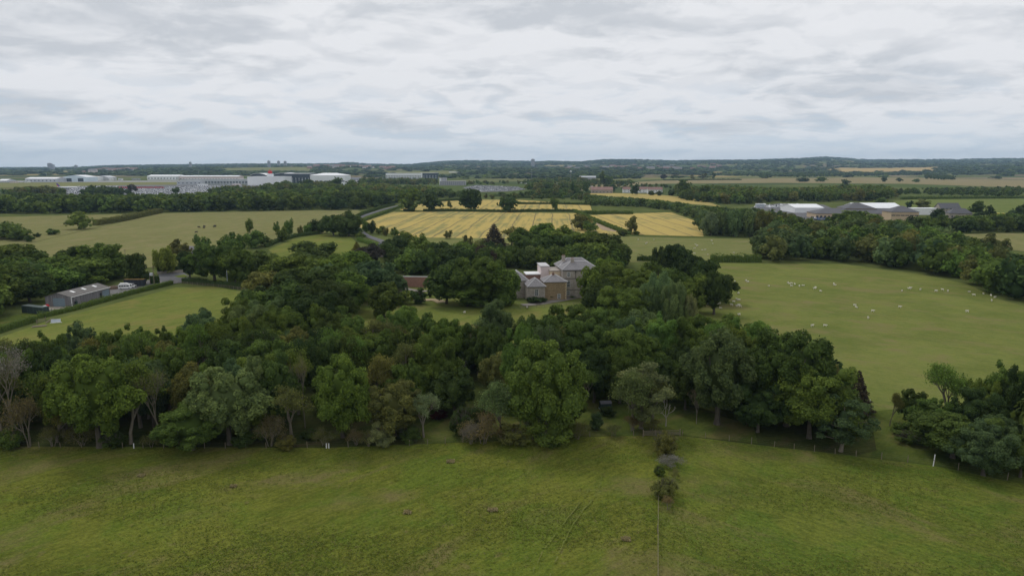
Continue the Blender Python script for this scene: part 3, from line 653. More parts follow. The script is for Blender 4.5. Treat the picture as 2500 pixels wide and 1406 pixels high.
TB([(600, 1088, 1040, 60, 'bush', 'dark'), (700, 1096, 1058, 55, 'bush', 'olive'), (790, 1088, 1040, 60, 'scrub', 'olive'), (870, 1086, 1042, 60, 'scrub', 'brown'), (932, 1087, 1030, 70, 'bush', 'pale'), (900, 1089, 1050, 50, 'scrub', 'olive'), (1180, 1082, 1005, 125, 'scrub', 'brown'), (1150, 1083, 1030, 60, 'scrub', 'grey'),
    (1250, 1082, 1035, 80, 'bush', 'olive'), (1345, 1080, 998, 120, 'bush', 'mid'), (1410, 1072, 1030, 70, 'scrub', 'olive'), (1455, 1048, 1004, 36, 'bush', 'blue'), (1075, 1022, 1000, 42, 'bush', 'red'), (200, 1088, 1040, 90, 'scrub', 'olive'), (30, 1092, 1040, 70, 'bush', 'mid'), (130, 1090, 1045, 60, 'scrub', 'olive'), (280, 1092, 1050, 60, 'bush', 'dark'),
    (370, 1092, 1052, 60, 'scrub', 'olive'), (415, 1090, 1035, 50, 'bush', 'mid'), (1000, 1076, 1035, 60, 'bush', 'dark'), (1540, 1052, 1015, 60, 'scrub', 'brown'), (1500, 1062, 1034, 50, 'scrub', 'olive'), (1590, 1052, 1020, 60, 'scrub', 'olive'), (1482, 1014, 992, 40, 'bush', 'deep'), (760, 1070, 1045, 50, 'bush', 'dark')], 'in the undergrowth by the wire fence', 'bushes under the foreground wood')
TB([(1622, 1112, 1050, 62, 'bush', 'olive'), (1632, 1138, 1110, 70, 'scrub', 'grey'), (1610, 1160, 1134, 28, 'bush', 'mid'), (1646, 1170, 1142, 34, 'scrub', 'olive'), (1622, 1218, 1162, 58, 'bush', 'olive'), (1640, 1205, 1168, 46, 'scrub', 'pale'), (1632, 1244, 1212, 36, 'scrub', 'brown')], 'between the two near meadows', 'bushes between the near meadows')
TB([(2325, 1118, 1010, 190, 'broad', 'dark'), (2310, 1040, 897, 110, 'open', 'bright'), (2225, 1035, 955, 70, 'broad', 'dark'), (2172, 1040, 960, 45, 'open', 'olive'), (2450, 1130, 1015, 115, 'dome', 'ash'), (2400, 1160, 1040, 145, 'broad', 'blue'), (2440, 1060, 902, 110, 'broad', 'mid'), (2490, 1080, 905, 110, 'broad', 'deep'), (2385, 1060, 925, 80, 'broad', 'mid'),
    (2230, 1080, 1050, 80, 'bush', 'dark'), (2375, 1085, 950, 120, 'broad', 'deep'), (2270, 1070, 975, 110, 'broad', 'mid'), (2490, 1165, 1060, 110, 'broad', 'dark'), (2560, 1150, 930, 150, 'broad', 'dark'), (2420, 1100, 985, 100, 'broad', 'deep'), (2200, 1062, 1030, 50, 'bush', 'mid')], 'in the clump at the right edge', 'trees of the right hand clump')
MW = 'in the middle of the foreground wood'
TA([(20, 838, 120, 13, 'open', 'olive'), (70, 850, 90, 12, 'broad', 'mid'), (118, 822, 95, 13, 'broad', 'mid'), (182, 800, 100, 13, 'broad', 'blue'), (285, 808, 110, 13, 'broad', 'mid'), (345, 800, 95, 13, 'dome', 'mid'), (400, 812, 90, 12, 'broad', 'dark'), (450, 803, 100, 13, 'broad', 'bright'), (480, 772, 110, 14, 'broad', 'blue'),
    (550, 778, 110, 14, 'broad', 'mid'), (610, 756, 100, 14, 'broad', 'ash'), (660, 765, 105, 14, 'broad', 'mid'), (800, 765, 110, 13, 'broad', 'dark'), (860, 778, 100, 13, 'broad', 'mid'), (905, 785, 90, 13, 'open', 'olive'), (960, 765, 90, 13, 'broad', 'mid'), (990, 748, 100, 13, 'dome', 'bright'), (1045, 775, 105, 13, 'broad', 'mid'), (1100, 785, 110, 13, 'broad', 'bright'),
    (1165, 790, 75, 13, 'thin', 'brown'), (1212, 748, 105, 15, 'broad', 'blue'), (1310, 768, 110, 14, 'broad', 'dark'), (1400, 744, 150, 14, 'dome', 'mid'), (1470, 752, 110, 14, 'broad', 'mid'), (1440, 782, 150, 15, 'broad', 'mid'), (1345, 795, 80, 14, 'open', 'ash'), (1570, 755, 130, 13, 'dome', 'ash'), (1620, 780, 110, 14, 'broad', 'bright'),
    (1540, 800, 150, 15, 'broad', 'mid'), (1690, 785, 120, 14, 'broad', 'mid'), (1765, 767, 135, 15, 'dome', 'mid'), (1830, 785, 120, 14, 'broad', 'bright'), (640, 832, 140, 14, 'broad', 'mid'), (560, 835, 130, 14, 'broad', 'dark'), (720, 850, 100, 14, 'open', 'mid'), (790, 830, 110, 14, 'broad', 'dark'), (940, 808, 130, 14, 'dome', 'mid'), (1070, 835, 120, 14, 'broad', 'mid'), (400, 855, 120, 13, 'broad', 'mid')], MW, FG)
SKY1 = [(0, 842), (100, 825), (180, 806), (250, 815), (300, 806), (380, 810), (450, 800), (480, 778), (600, 762), (700, 772), (860, 775), (930, 790), (990, 755), (1050, 780), (1160, 800), (1210, 755), (1262, 790), (1320, 775), (1400, 750), (1500, 762), (1600, 768), (1700, 790), (1770, 772), (1860, 805), (1980, 830), (2040, 870), (2060, 940), (2200, 1000)]
fill([(-150, 1072), (100, 1070), (700, 1060), (1000, 1040), (1080, 1000), (1300, 1005), (1380, 985), (1640, 985), (1700, 1020), (1850, 1062), (2050, 1075), (2080, 1030), (2030, 960), (1850, 885), (1700, 868), (1400, 866), (900, 880), (500, 895), (0, 905), (-150, 910)], 7.0, (10, 15), SKY1,
     ['broad'] * 5 + ['dome'] * 1 + ['open'] * 4, ['mid', 'mid', 'dark', 'dark', 'olive', 'blue', 'mid', 'bright', 'deep'], MW, FG, 3, holes=[[(1370, 1080), (1370, 945), (1530, 930), (1680, 950), (1680, 1080)], [(1060, 1080), (1060, 930), (1200, 930), (1200, 1080)], [(1250, 1000), (1250, 900), (1380, 900), (1380, 1000)]], jit=40)
fill([(-100, 1088), (100, 1090), (600, 1092), (1000, 1082), (1130, 1074), (1420, 1060), (1360, 1040), (1200, 1040), (1000, 1055), (600, 1070), (0, 1068), (-100, 1066)], 4.6, (3.5, 8), [(0, 900), (2500, 900)], ['scrub', 'bush', 'bush', 'bush', 'open', 'open'], ['dark', 'olive', 'mid', 'deep', 'dark'], 'in the undergrowth by the wire fence', 'bushes under the foreground wood', 51, minh=2, holes=[[(1030, 1090), (1030, 1030), (1130, 1030), (1130, 1090)]])
fill([(1680, 1045), (1850, 1068), (2080, 1092), (2080, 1060), (1850, 1040), (1690, 1020)], 6.0, (3, 6), [(0, 900), (2500, 900)], ['bush', 'bush', 'broad'], ['deep', 'dark'], 'in the undergrowth by the wire fence', 'bushes under the foreground wood', 52, minh=2)
# left diagonal group and lane trees
LW = 'in the grove left of the garden'; LG = 'trees of the grove left of the garden'
TA([(740, 655, 170, 17, 'dome', 'deep'), (690, 690, 120, 14, 'broad', 'dark'), (790, 690, 140, 16, 'broad', 'deep'), (640, 665, 100, 14, 'broad', 'olive'), (700, 622, 120, 13, 'broad', 'mid'), (820, 622, 110, 15, 'dome', 'bright'), (865, 615, 90, 15, 'broad', 'bright'), (850, 665, 110, 14, 'broad', 'bright'), (915, 637, 110, 15, 'broad', 'blue'), (935, 690, 90, 12, 'broad', 'dark'),
    (610, 712, 90, 12, 'broad', 'mid'), (580, 735, 90, 11, 'broad', 'mid'), (650, 738, 100, 13, 'broad', 'ash'), (720, 745, 120, 14, 'broad', 'mid'), (760, 715, 150, 16, 'broad', 'deep'), (820, 750, 90, 12, 'broad', 'mid'), (635, 612, 100, 12, 'broad', 'mid'), (760, 608, 90, 10, 'broad', 'dark'), (870, 590, 55, 11, 'spruce', 'olive'), (900, 600, 70, 11, 'broad', 'purple'), (955, 665, 80, 11, 'broad', 'blue'), (775, 632, 90, 12, 'broad', 'mid'), (745, 590, 70, 8, 'broad', 'dark'), (800, 592, 50, 7, 'broad', 'dark')], LW, LG)
fill([(590, 790), (620, 735), (640, 700), (700, 680), (900, 680), (955, 725), (860, 745), (830, 765), (700, 800)], 8.5, (10, 14), [(560, 760), (600, 730), (650, 675), (740, 665), (800, 640), (870, 625), (940, 660), (1000, 690)], ['broad'] * 4 + ['dome'], ['mid', 'dark', 'deep', 'bright', 'blue'], LW, LG, 5, jit=25)
KW = 'behind the turning lane and the barn hedge'; KG = 'trees along the lane'
TB([(525, 690, 592, 120, 'dome', 'mid'), (575, 692, 605, 90, 'broad', 'mid'), (465, 680, 615, 65, 'broad', 'deep'), (408, 668, 601, 66, 'upright', 'lime'), (335, 695, 621, 55, 'broad', 'deep'), (440, 628, 586, 46, 'broad', 'olive'), (497, 625, 576, 40, 'broad', 'mid'), (560, 625, 575, 45, 'open', 'mid'), (583, 620, 568, 40, 'broad', 'mid'), (610, 568, 534, 18, 'open', 'mid'), (620, 605, 563, 50, 'broad', 'mid'), (640, 600, 570, 40, 'broad', 'dark'),
    (676, 570, 542, 15, 'spruce', 'mid'), (690, 590, 555, 28, 'broad', 'mid'), (706, 575, 536, 22, 'spruce', 'mid'), (733, 575, 551, 14, 'open', 'olive'), (752, 572, 548, 24, 'broad', 'bright'), (770, 570, 536, 34, 'broad', 'deep'), (815, 575, 525, 60, 'dome', 'dark'), (852, 577, 520, 75, 'dome', 'dark'), (790, 570, 535, 36, 'broad', 'dark'), (870, 575, 553, 34, 'broad', 'mid'),
    (893, 568, 540, 18, 'broad', 'mid'), (908, 570, 539, 22, 'broad', 'deep'), (929, 572, 552, 24, 'broad', 'mid'), (942, 576, 557, 16, 'open', 'olive'), (964, 578, 556, 20, 'open', 'mid'), (880, 585, 565, 24, 'bush', 'mid'), (1094, 583, 563, 22, 'broad', 'olive')], KW, KG)
BW = 'behind the grey barn'; BG = 'trees behind the grey barn'
TA([(30, 598, 110, 13, 'broad', 'mid'), (75, 612, 110, 13, 'broad', 'dark'), (130, 625, 90, 12, 'broad', 'mid'), (180, 602, 100, 14, 'broad', 'dark'), (243, 594, 110, 16, 'dome', 'mid'), (25, 655, 120, 13, 'broad', 'mid'), (90, 640, 60, 10, 'broad', 'ash'), (20, 545, 70, 11, 'dome', 'mid'), (45, 555, 50, 9, 'broad', 'mid'), (70, 572, 24, 5, 'bush', 'dark'), (-20, 540, 80, 12, 'broad', 'mid')], BW, BG)
TB([(225, 694, 634, 105, 'broad', 'mid'), (285, 680, 640, 80, 'broad', 'mid'), (150, 706, 648, 105, 'broad', 'bright'), (75, 738, 662, 105, 'broad', 'dark')], BW, BG)
fill([(-200, 800), (0, 780), (50, 748), (118, 742), (122, 715), (265, 698), (310, 684), (360, 682), (368, 655), (300, 640), (130, 650), (0, 655), (-200, 680)], 8.5, (9, 14), [(0, 605), (60, 615), (130, 635), (180, 612), (230, 600), (290, 632), (330, 640), (370, 650), (400, 670)], ['broad'] * 5 + ['dome', 'open'], ['mid', 'dark', 'bright', 'mid', 'deep'], BW, BG, 8, jit=30, holes=[[(70, 790), (95, 728), (200, 705), (265, 672), (400, 664), (400, 720), (110, 800)]])
# around the house
HW = 'in the trees behind the stone house'; HG = 'trees behind the stone house'
TA([(965, 578, 80, 12, 'broad', 'deep'), (1027, 577, 80, 13, 'upright', 'mid'), (990, 566, 45, 9, 'broad', 'mid'), (1075, 590, 70, 11, 'broad', 'dark'), (1118, 590, 60, 11, 'open', 'mid'), (1140, 575, 30, 10, 'open', 'olive'), (1170, 585, 40, 10, 'open', 'olive'), (1206, 547, 85, 17, 'spruce', 'purple'), (1245, 556, 80, 14, 'open', 'olive'), (1300, 600, 58, 11, 'upright', 'ash'), (1280, 562, 80, 14, 'broad', 'mid'),
    (1325, 545, 80, 15, 'dome', 'bright'), (1347, 548, 45, 14, 'broad', 'deep'), (1385, 557, 90, 15, 'broad', 'mid'), (1350, 575, 110, 15, 'broad', 'dark'), (1425, 565, 100, 15, 'dome', 'mid'), (1470, 572, 110, 15, 'broad', 'dark'), (1500, 590, 80, 14, 'broad', 'dark'), (1440, 595, 110, 14, 'broad', 'mid'), (1185, 600, 60, 12, 'broad', 'purple'), (1095, 605, 70, 11, 'broad', 'dark'), (1335, 608, 50, 10, 'broad', 'mid'), (1010, 610, 80, 10, 'broad', 'dark'), (950, 595, 60, 10, 'broad', 'dark'), (985, 668, 60, 5, 'bush', 'bright')], HW, HG)
fill([(930, 668), (960, 640), (1100, 620), (1300, 610), (1480, 605), (1540, 640), (1500, 690), (1440, 690), (1350, 665), (1260, 660), (1100, 672), (960, 672)], 8.5, (9, 14), [(930, 605), (1000, 600), (1100, 600), (1200, 590), (1300, 605), (1400, 585), (1500, 590), (1550, 640)], ['broad'] * 5 + ['dome'], ['dark', 'mid', 'deep', 'dark', 'mid'], HW, HG, 12, jit=18)
GW = 'on the lawn beside the stone house'; GG = 'trees on the house lawn'
TB([(1170, 748, 628, 155, 'dome', 'mid'), (1090, 742, 640, 100, 'broad', 'dark'), (1226, 748, 650, 84, 'broad', 'mid'), (1140, 748, 690, 110, 'broad', 'mid'), (975, 745, 700, 60, 'bush', 'mid'), (1018, 742, 700, 42, 'bush', 'dark'), (1050, 726, 710, 12, 'bush', 'deep'), (1215, 745, 705, 90, 'broad', 'dark'),
    (1350, 731, 716, 24, 'bush', 'deep'), (1310, 738, 722, 50, 'bush', 'deep'), (1368, 730, 720, 20, 'bush', 'mid'), (1395, 727, 719, 26, 'bush', 'mid'), (1425, 725, 716, 22, 'bush', 'dark')], GW, GG)
RW = 'in the grove right of the stone house'; RG = 'trees right of the stone house'
TA([(1450, 650, 70, 14, 'broad', 'mid'), (1500, 640, 120, 15, 'dome', 'mid'), (1560, 655, 130, 15, 'dome', 'mid'), (1470, 690, 90, 12, 'broad', 'deep'), (1530, 700, 120, 13, 'broad', 'mid'), (1480, 628, 60, 13, 'broad', 'bright'), (1610, 668, 100, 16, 'upright', 'ash'), (1580, 690, 75, 14, 'upright', 'ash'), (1650, 690, 80, 15, 'upright', 'ash'), (1685, 722, 55, 11, 'upright', 'pale'), (1555, 705, 55, 12, 'upright', 'pale'),
    (1615, 602, 50, 13, 'broad', 'deep'), (1648, 598, 60, 14, 'broad', 'deep'), (1678, 610, 70, 14, 'broad', 'deep'), (1700, 625, 60, 13, 'broad', 'deep'), (1650, 655, 90, 13, 'broad', 'mid'), (1700, 672, 80, 13, 'broad', 'mid'), (1725, 637, 70, 14, 'broad', 'dark'), (1748, 662, 90, 15, 'dome', 'deep'), (1600, 640, 60, 13, 'open', 'mid')], RW, RG)
TB([(1742, 742, 668, 100, 'dome', 'deep')], RW, RG)
# single field trees
TB([(1000, 516, 466, 48, 'broad', 'mid'), (1055, 516, 470, 44, 'broad', 'deep'), (1148, 514, 462, 54, 'broad', 'dark'), (1242, 518, 475, 48, 'dome', 'dark'), (1355, 514, 482, 20, 'broad', 'mid'), (1098, 509, 490, 12, 'open', 'olive'), (1418, 562, 524, 50, 'dome', 'olive'), (1440, 566, 540, 36, 'broad', 'mid'), (1543, 571, 530, 28, 'broad', 'olive'), (195, 560, 516, 52, 'dome', 'mid'), (130, 573, 557, 30, 'bush', 'mid'), (90, 579, 568, 18, 'bush', 'dark'), (1520, 576, 561, 26, 'bush', 'dark'), (1553, 573, 563, 20, 'bush', 'mid')], 'standing alone among the middle fields', 'single field trees')
TB([(1735, 575, 516, 62, 'upright', 'pale'), (1765, 576, 514, 50, 'upright', 'ash'), (1790, 577, 512, 60, 'upright', 'ash'), (1830, 578, 515, 62, 'upright', 'ash'), (1862, 580, 513, 55, 'upright', 'olive')], 'in the willow row beside the back pasture', 'pale willows by the back pasture')
WW = 'in the belt round the sheep pasture'; WG = 'trees of the belt round the sheep pasture'
TA([(2090, 514, 95, 15, 'dome', 'mid'), (2060, 522, 80, 14, 'broad', 'mid'), (2435, 573, 60, 12, 'dome', 'olive'), (1880, 575, 60, 12, 'broad', 'mid'), (2165, 565, 80, 14, 'dome', 'dark'), (2310, 560, 80, 13, 'upright', 'ash'), (2350, 572, 60, 12, 'upright', 'ash'), (1855, 595, 26, 8, 'open', 'brown')], WW, WG)
fill([(1862, 640), (2060, 642), (2240, 665), (2360, 689), (2440, 727), (2500, 744), (2620, 770), (2620, 640), (2500, 620), (2360, 600), (2300, 575), (2200, 560), (2000, 550), (1860, 535), (1740, 540), (1700, 546), (1722, 578), (1870, 580)], 11.5, (11, 15), [(1700, 505), (1800, 508), (1900, 512), (1990, 536), (2060, 530), (2140, 532), (2230, 534), (2290, 548), (2340, 575), (2500, 612), (2600, 640)],
     ['broad'] * 6 + ['dome'] * 2, ['mid', 'dark', 'mid', 'blue', 'olive', 'bright', 'deep', 'ash'], WW, WG, 21, jit=22, holes=[[(1930, 545), (1940, 515), (2110, 520), (2100, 548)]], wr=(.8, 1.1))
fill([(1430, 503), (1560, 506), (1645, 516), (1665, 528), (1720, 548), (1800, 545), (1870, 520), (1700, 500), (1560, 487), (1430, 482)], 10.5, (6, 9), [(1430, 474), (1550, 482), (1640, 490), (1700, 500), (1800, 508)], ['broad'] * 3 + ['upright'], ['mid', 'dark', 'ash'], 'in the young plantation beyond the barley', 'trees of the young plantation', 23, jit=4)
PW = 'beyond the showroom roofs'; PG = 'trees beyond the showroom'
fill([(1660, 487), (1730, 497), (1820, 500), (1890, 494), (2020, 494), (2180, 490), (2200, 470), (2000, 468), (1850, 468), (1720, 466), (1650, 468)], 17, (11, 16), [(1650, 448), (1700, 452), (1800, 452), (1900, 458), (2000, 455), (2060, 446), (2160, 452), (2220, 470)], ['broad', 'broad', 'dome'], ['mid', 'dark', 'mid', 'olive'], PW, PG, 25, jit=6)
fill([(2190, 474), (2480, 482), (2500, 470), (2480, 460), (2200, 460)], 19, (7, 11), [(2190, 458), (2500, 452)], ['broad', 'bush'], ['mid', 'dark'], PW, PG, 26, jit=8)
fill([(2230, 570), (2600, 568), (2600, 535), (2400, 532), (2300, 538), (2230, 545)], 12, (9, 13), [(2180, 525), (2300, 528), (2440, 520), (2500, 520)], ['broad'] * 3 + ['upright'], ['mid', 'dark', 'deep'], PW, PG, 27, jit=15)
TB([(2218, 512, 490, 15, 'broad', 'deep'), (2250, 512, 487, 36, 'broad', 'olive'), (2385, 530, 494, 40, 'dome', 'dark'), (2418, 537, 500, 20, 'upright', 'deep'), (2490, 540, 495, 50, 'dome', 'deep'), (2150, 500, 484, 30, 'broad', 'mid'), (2290, 538, 508, 40, 'bush', 'deep')], PW, PG)
# long belt on the left (front rows become things, the rest a mass)
fill([(-150, 527), (0, 524), (400, 519), (880, 512), (960, 500), (980, 488), (900, 478), (700, 474), (400, 474), (0, 476), (-150, 478)], 17, (13, 18), [(0, 476), (60, 470), (200, 474), (400, 474), (560, 466), (750, 458), (850, 455), (980, 470)], ['broad', 'broad', 'dome'], ['dark', 'mid', 'dark', 'deep', 'mid'], 'in the long belt behind the left pasture', 'trees of the long left belt', 31, jit=8)
fill([(0, 478), (170, 478), (150, 468), (0, 468)], 20, (12, 16), [(0, 462), (60, 454), (130, 452), (170, 466)], ['broad'], ['olive', 'mid'], 'before the airport car park', 'trees before the airport', 32, jit=6)
fill([(200, 480), (330, 478), (330, 470), (200, 470)], 20, (12, 16), [(190, 470), (215, 452), (270, 453), (330, 466)], ['broad'], ['dark', 'deep'], 'before the airport car park', 'trees before the airport', 33, jit=5)
fill([(500, 476), (760, 470), (960, 482), (1300, 480), (1420, 476), (1400, 466), (1290, 470), (1120, 470), (1100, 458), (900, 455), (700, 458), (520, 468)], 20, (12, 17), [(380, 470), (500, 460), (560, 450), (620, 455), (680, 440), (740, 445), (800, 436), (840, 450), (880, 440), (950, 448), (1070, 455), (1110, 462), (1140, 470), (1280, 466), (1320, 458), (1420, 456)], ['broad', 'dome'], ['mid', 'dark', 'olive', 'mid'], 'in the woods before the airport terminal', 'trees before the terminal', 34, jit=12)
fill([(960, 500), (1060, 486), (1180, 480), (1420, 482), (1420, 474), (1100, 470), (960, 476)], 18, (9, 15), [(960, 458), (1100, 462), (1200, 474), (1420, 476)], ['broad'], ['dark', 'mid'], 'behind the upper barley strip', 'trees behind the upper barley', 35, jit=8)
fill([(1290, 466), (1420, 468), (1440, 462), (1440, 446), (1300, 444), (1100, 446), (900, 448), (1130, 456), (1270, 455)], 24, (10, 15), [(880, 432), (1000, 434), (1070, 450), (1130, 450), (1280, 456), (1300, 432), (1420, 440)], ['broad'], ['mid', 'dark', 'olive'], 'around the main road bend', 'trees around the main road', 36, jit=14)
fill([(870, 452), (1130, 453), (1290, 449), (1420, 447), (1440, 436), (1300, 431), (900, 431)], 34, (12, 16), [(860, 430), (940, 434), (1065, 434), (1072, 451), (1135, 451), (1145, 440), (1270, 440), (1290, 434), (1440, 430)], ['broad'], ['mid', 'dark', 'olive'], 'around the main road bend', 'trees around the main road', 38, jit=6)
fill([(1180, 488), (1265, 486), (1440, 492), (1440, 466), (1290, 467), (1240, 470), (1170, 472)], 24, (5, 10), [(1180, 470), (1250, 468), (1440, 462)], ['broad', 'bush'], ['mid', 'dark', 'olive'], 'behind the upper barley strip', 'trees behind the upper barley', 39, jit=10)
fill([(1430, 462), (1640, 462), (1640, 456), (1560, 447), (1430, 447)], 34, (4, 8), [(1400, 440), (1700, 445)], ['broad', 'bush'], ['mid', 'dark', 'olive'], 'around the roadside cottages', 'trees around the cottages', 40, jit=6)
fill([(1380, 449), (1500, 452), (1560, 450), (1540, 445), (1380, 440)], 26, (8, 12), [(1380, 432), (1600, 440)], ['broad'], ['mid', 'dark', 'olive'], 'around the main road bend', 'trees around the main road', 37, jit=8)
TB([(745, 463, 437, 40, 'broad', 'dark'), (820, 463, 433, 30, 'dome', 'dark'), (700, 463, 445, 30, 'broad', 'mid'), (660, 464, 446, 26, 'open', 'mid'), (855, 462, 438, 30, 'broad', 'mid'), (600, 468, 452, 22, 'broad', 'olive'), (545, 472, 455, 18, 'broad', 'dark'), (330, 470, 449, 12, 'broad', 'purple'), (318, 470, 450, 12, 'broad', 'purple'), (430, 473, 457, 20, 'broad', 'dark')], 'just before the airport terminal', 'trees beside the airport car parks')
TB([(1398, 476, 446, 14, 'upright', 'dark'), (1430, 474, 443, 14, 'upright', 'dark'), (1550, 477, 450, 20, 'broad', 'deep'), (1490, 470, 449, 24, 'broad', 'dark'), (1590, 477, 465, 18, 'bush', 'dark'), (1610, 478, 465, 18, 'bush', 'dark'), (1470, 452, 419, 16, 'broad', 'dark'), (1485, 452, 428, 24, 'broad', 'mid'),
    (1670, 483, 443, 44, 'dome', 'dark'), (1720, 490, 456, 44, 'broad', 'dark'), (1640, 478, 462, 20, 'bush', 'dark'), (1660, 480, 466, 22, 'bush', 'mid')], 'around the roadside cottages', 'trees around the cottages')
TB([(1954, 444, 433, 20, 'bush', 'dark'), (1968, 444, 434, 16, 'bush', 'dark'), (2004, 445, 432, 24, 'broad', 'mid'), (2158, 444, 432, 13, 'broad', 'dark'), (2196, 444, 434, 14, 'broad', 'dark'), (2236, 445, 436, 16, 'bush', 'mid'), (1742, 436, 423, 10, 'broad', 'dark'), (1718, 437, 423, 12, 'broad', 'olive'), (1690, 438, 427, 12, 'broad', 'olive'), (1620, 437, 425, 18, 'bush', 'purple'), (1515, 437, 426, 12, 'bush', 'mid'), (1440, 432, 420, 26, 'bush', 'mid'), (2065, 452, 438, 20, 'dome', 'dark')], 'dotted over the far right stubble fields', 'trees on the far stubble')
fill([(1790, 430), (1950, 433), (2500, 424), (2500, 419), (1950, 422), (1790, 424)], 32, (9, 14), [(1780, 408), (2500, 408)], ['broad'], ['dark', 'mid', 'deep'], 'in the far hedge belt on the right', 'trees of the far right belt', 41, jit=6)
fill([(2260, 437), (2330, 441), (2330, 436), (2260, 430)], 30, (9, 14), [(2250, 415), (2340, 423)], ['broad'], ['dark'], 'in the far hedge belt on the right', 'trees of the far right belt', 42, jit=6)

# ---- instantiate: the 300 that show largest are things, the rest one mass
ONES = ['', 'first', 'second', 'third', 'fourth', 'fifth', 'sixth', 'seventh', 'eighth', 'ninth', 'tenth', 'eleventh', 'twelfth', 'thirteenth', 'fourteenth', 'fifteenth', 'sixteenth', 'seventeenth', 'eighteenth', 'nineteenth']
TENS = ['', '', 'twent', 'thirt', 'fort', 'fift', 'sixt', 'sevent', 'eight', 'ninet']
def ordw(n):
    if n < 20: return ONES[n]
    if n >= 100: return 'hundred-and-' + ordw(n - 100) if n > 100 else 'hundredth'
    return TENS[n // 10] + ('ieth' if n % 10 == 0 else 'y-' + ONES[n % 10])
for t in TREES:
    d = math.hypot(t['p'].x, t['p'].y); t['d'] = d; c, yy = proj((t['p'].x, t['p'].y, t['h'] * .6)); t['c'] = c
    t['app'] = (t['h'] * t['w']) ** .5 / d * (1.0 if not t['hand'] else 1.7) * (0 if c < -60 or c > 2560 else 1)
TREES.sort(key=lambda t: -t['app'])
BUSHY = ('bush', 'scrub')
nt_ = 0; IND = []; REST = []
for t in TREES:
    if t['app'] > 0 and (t['kind'] in BUSHY or nt_ < 300):
        IND.append(t); nt_ += t['kind'] not in BUSHY
    else: REST.append(t)
byw = {}
for t in IND: byw.setdefault((t['where'], t['tone'], t['kind'] if t['kind'] != 'dome' else 'dome'), []).append(t)
rj = random.Random(4)
for key, lst in byw.items():
    lst.sort(key=lambda t: t['c'])
    for i, t in enumerate(lst):
        base = TWORD[t['tone']] + ' ' + WORDS[t['kind']] if t['kind'] != 'dead' else 'grey ' + WORDS['dead']
        base = base.replace('very dark green', 'darkest green')
        t['label'] = base + (', %s from the left ' % ordw(i + 1) if len(lst) > 1 else ' ') + t['where']
def jitcol(tone, r):
    c = TONE[tone]; a = r.uniform(.82, 1.22); b = r.uniform(-.10, .10); return (c[0] * a * (1 + b), c[1] * a, c[2] * a * (1 - b), 1)
for t in IND:
    lod = 0 if t['d'] < 215 else (1 if t['d'] < 520 else 2)
    if t['d'] < 330 and t['kind'] in ('upright', 'dome'): lod = 0
    vs = KIND[t['kind']][lod]; cm, tm = vs[rj.randrange(len(vs))]
    r = empty(NAMES[t['kind']], t['p'], rj.uniform(0, 6.28), (t['w'] * 1.08, t['w'] * 1.08, t['h'])); r.empty_display_size = .5
    tag(r, t['label'], 'bush' if t['kind'] in BUSHY else 'tree', t['group'])
    mobj('stem' if t['kind'] in BUSHY else 'trunk', tm, r)
    if cm is not None: c = mobj('crown', cm, r); c.color = jitcol(t['tone'], rj)
print('trees: individual', len(IND), 'mass', len(REST))

def blob_tree(seed, nl, n, size, core=True):
    V, F, T, C = crown_arrays(seed, nl, n, size, zc=.52, rx=.36, rz=.40, lr=(.16, .26), zmin=.05)
    return V, F[0], F[1], T
def mass(name, items, protos, label, group=None):
    """items: (x,y,z,w,h,col)"""
    rng = np.random.RandomState(5); VV = []; F4 = []; F3 = []; T4 = []; T3 = []; C4 = []; C3 = []; nb = 0
    for (x, y, z, w_, h, col) in items:
        V, f4, f3, T = protos[rng.randint(len(protos))]; a = rng.uniform(0, 6.283); ca, sa = math.cos(a), math.sin(a)
        v = np.empty_like(V); v[:, 0] = (V[:, 0] * ca - V[:, 1] * sa) * w_ + x; v[:, 1] = (V[:, 0] * sa + V[:, 1] * ca) * w_ + y; v[:, 2] = V[:, 2] * h + z
        VV.append(v); F4.append(f4 + nb); F3.append(f3 + nb); nb += len(v); T4.append(T[:len(f4)]); T3.append(T[len(f4):])
        c = np.array(col); C4.append(np.tile(c, (len(f4), 1))); C3.append(np.tile(c, (len(f3), 1)))
    me = arr_mesh(name, np.concatenate(VV), [np.concatenate(F4), np.concatenate(F3)], [LEAF_FAR], attrs={'tint': ('FLOAT', np.concatenate(T4 + T3)), 'col': ('FLOAT_COLOR', np.concatenate(C4 + C3))})
    o = mobj(name, me); tag(o, label, 'woodland', group, 'stuff'); return o
near_p = [blob_tree(400 + i, 12, 620, .05) for i in range(4)]; far_p = [blob_tree(420 + i, 7, 150, .085) for i in range(4)]
A_ = [t for t in REST if t['d'] < 620]; B_ = [t for t in REST if t['d'] >= 620]
if A_: mass('woodland', [(t['p'].x, t['p'].y, 0, t['w'] * 1.1, t['h'], jitcol(t['tone'], rj)) for t in A_], near_p, 'dense mass of tree crowns filling the middle distance belts')
mass('distant_woodland', [(t['p'].x, t['p'].y, 0, t['w'] * 1.25, t['h'], jitcol(t['tone'], rj)) for t in B_], far_p, 'mass of far trees before the airport and showroom')
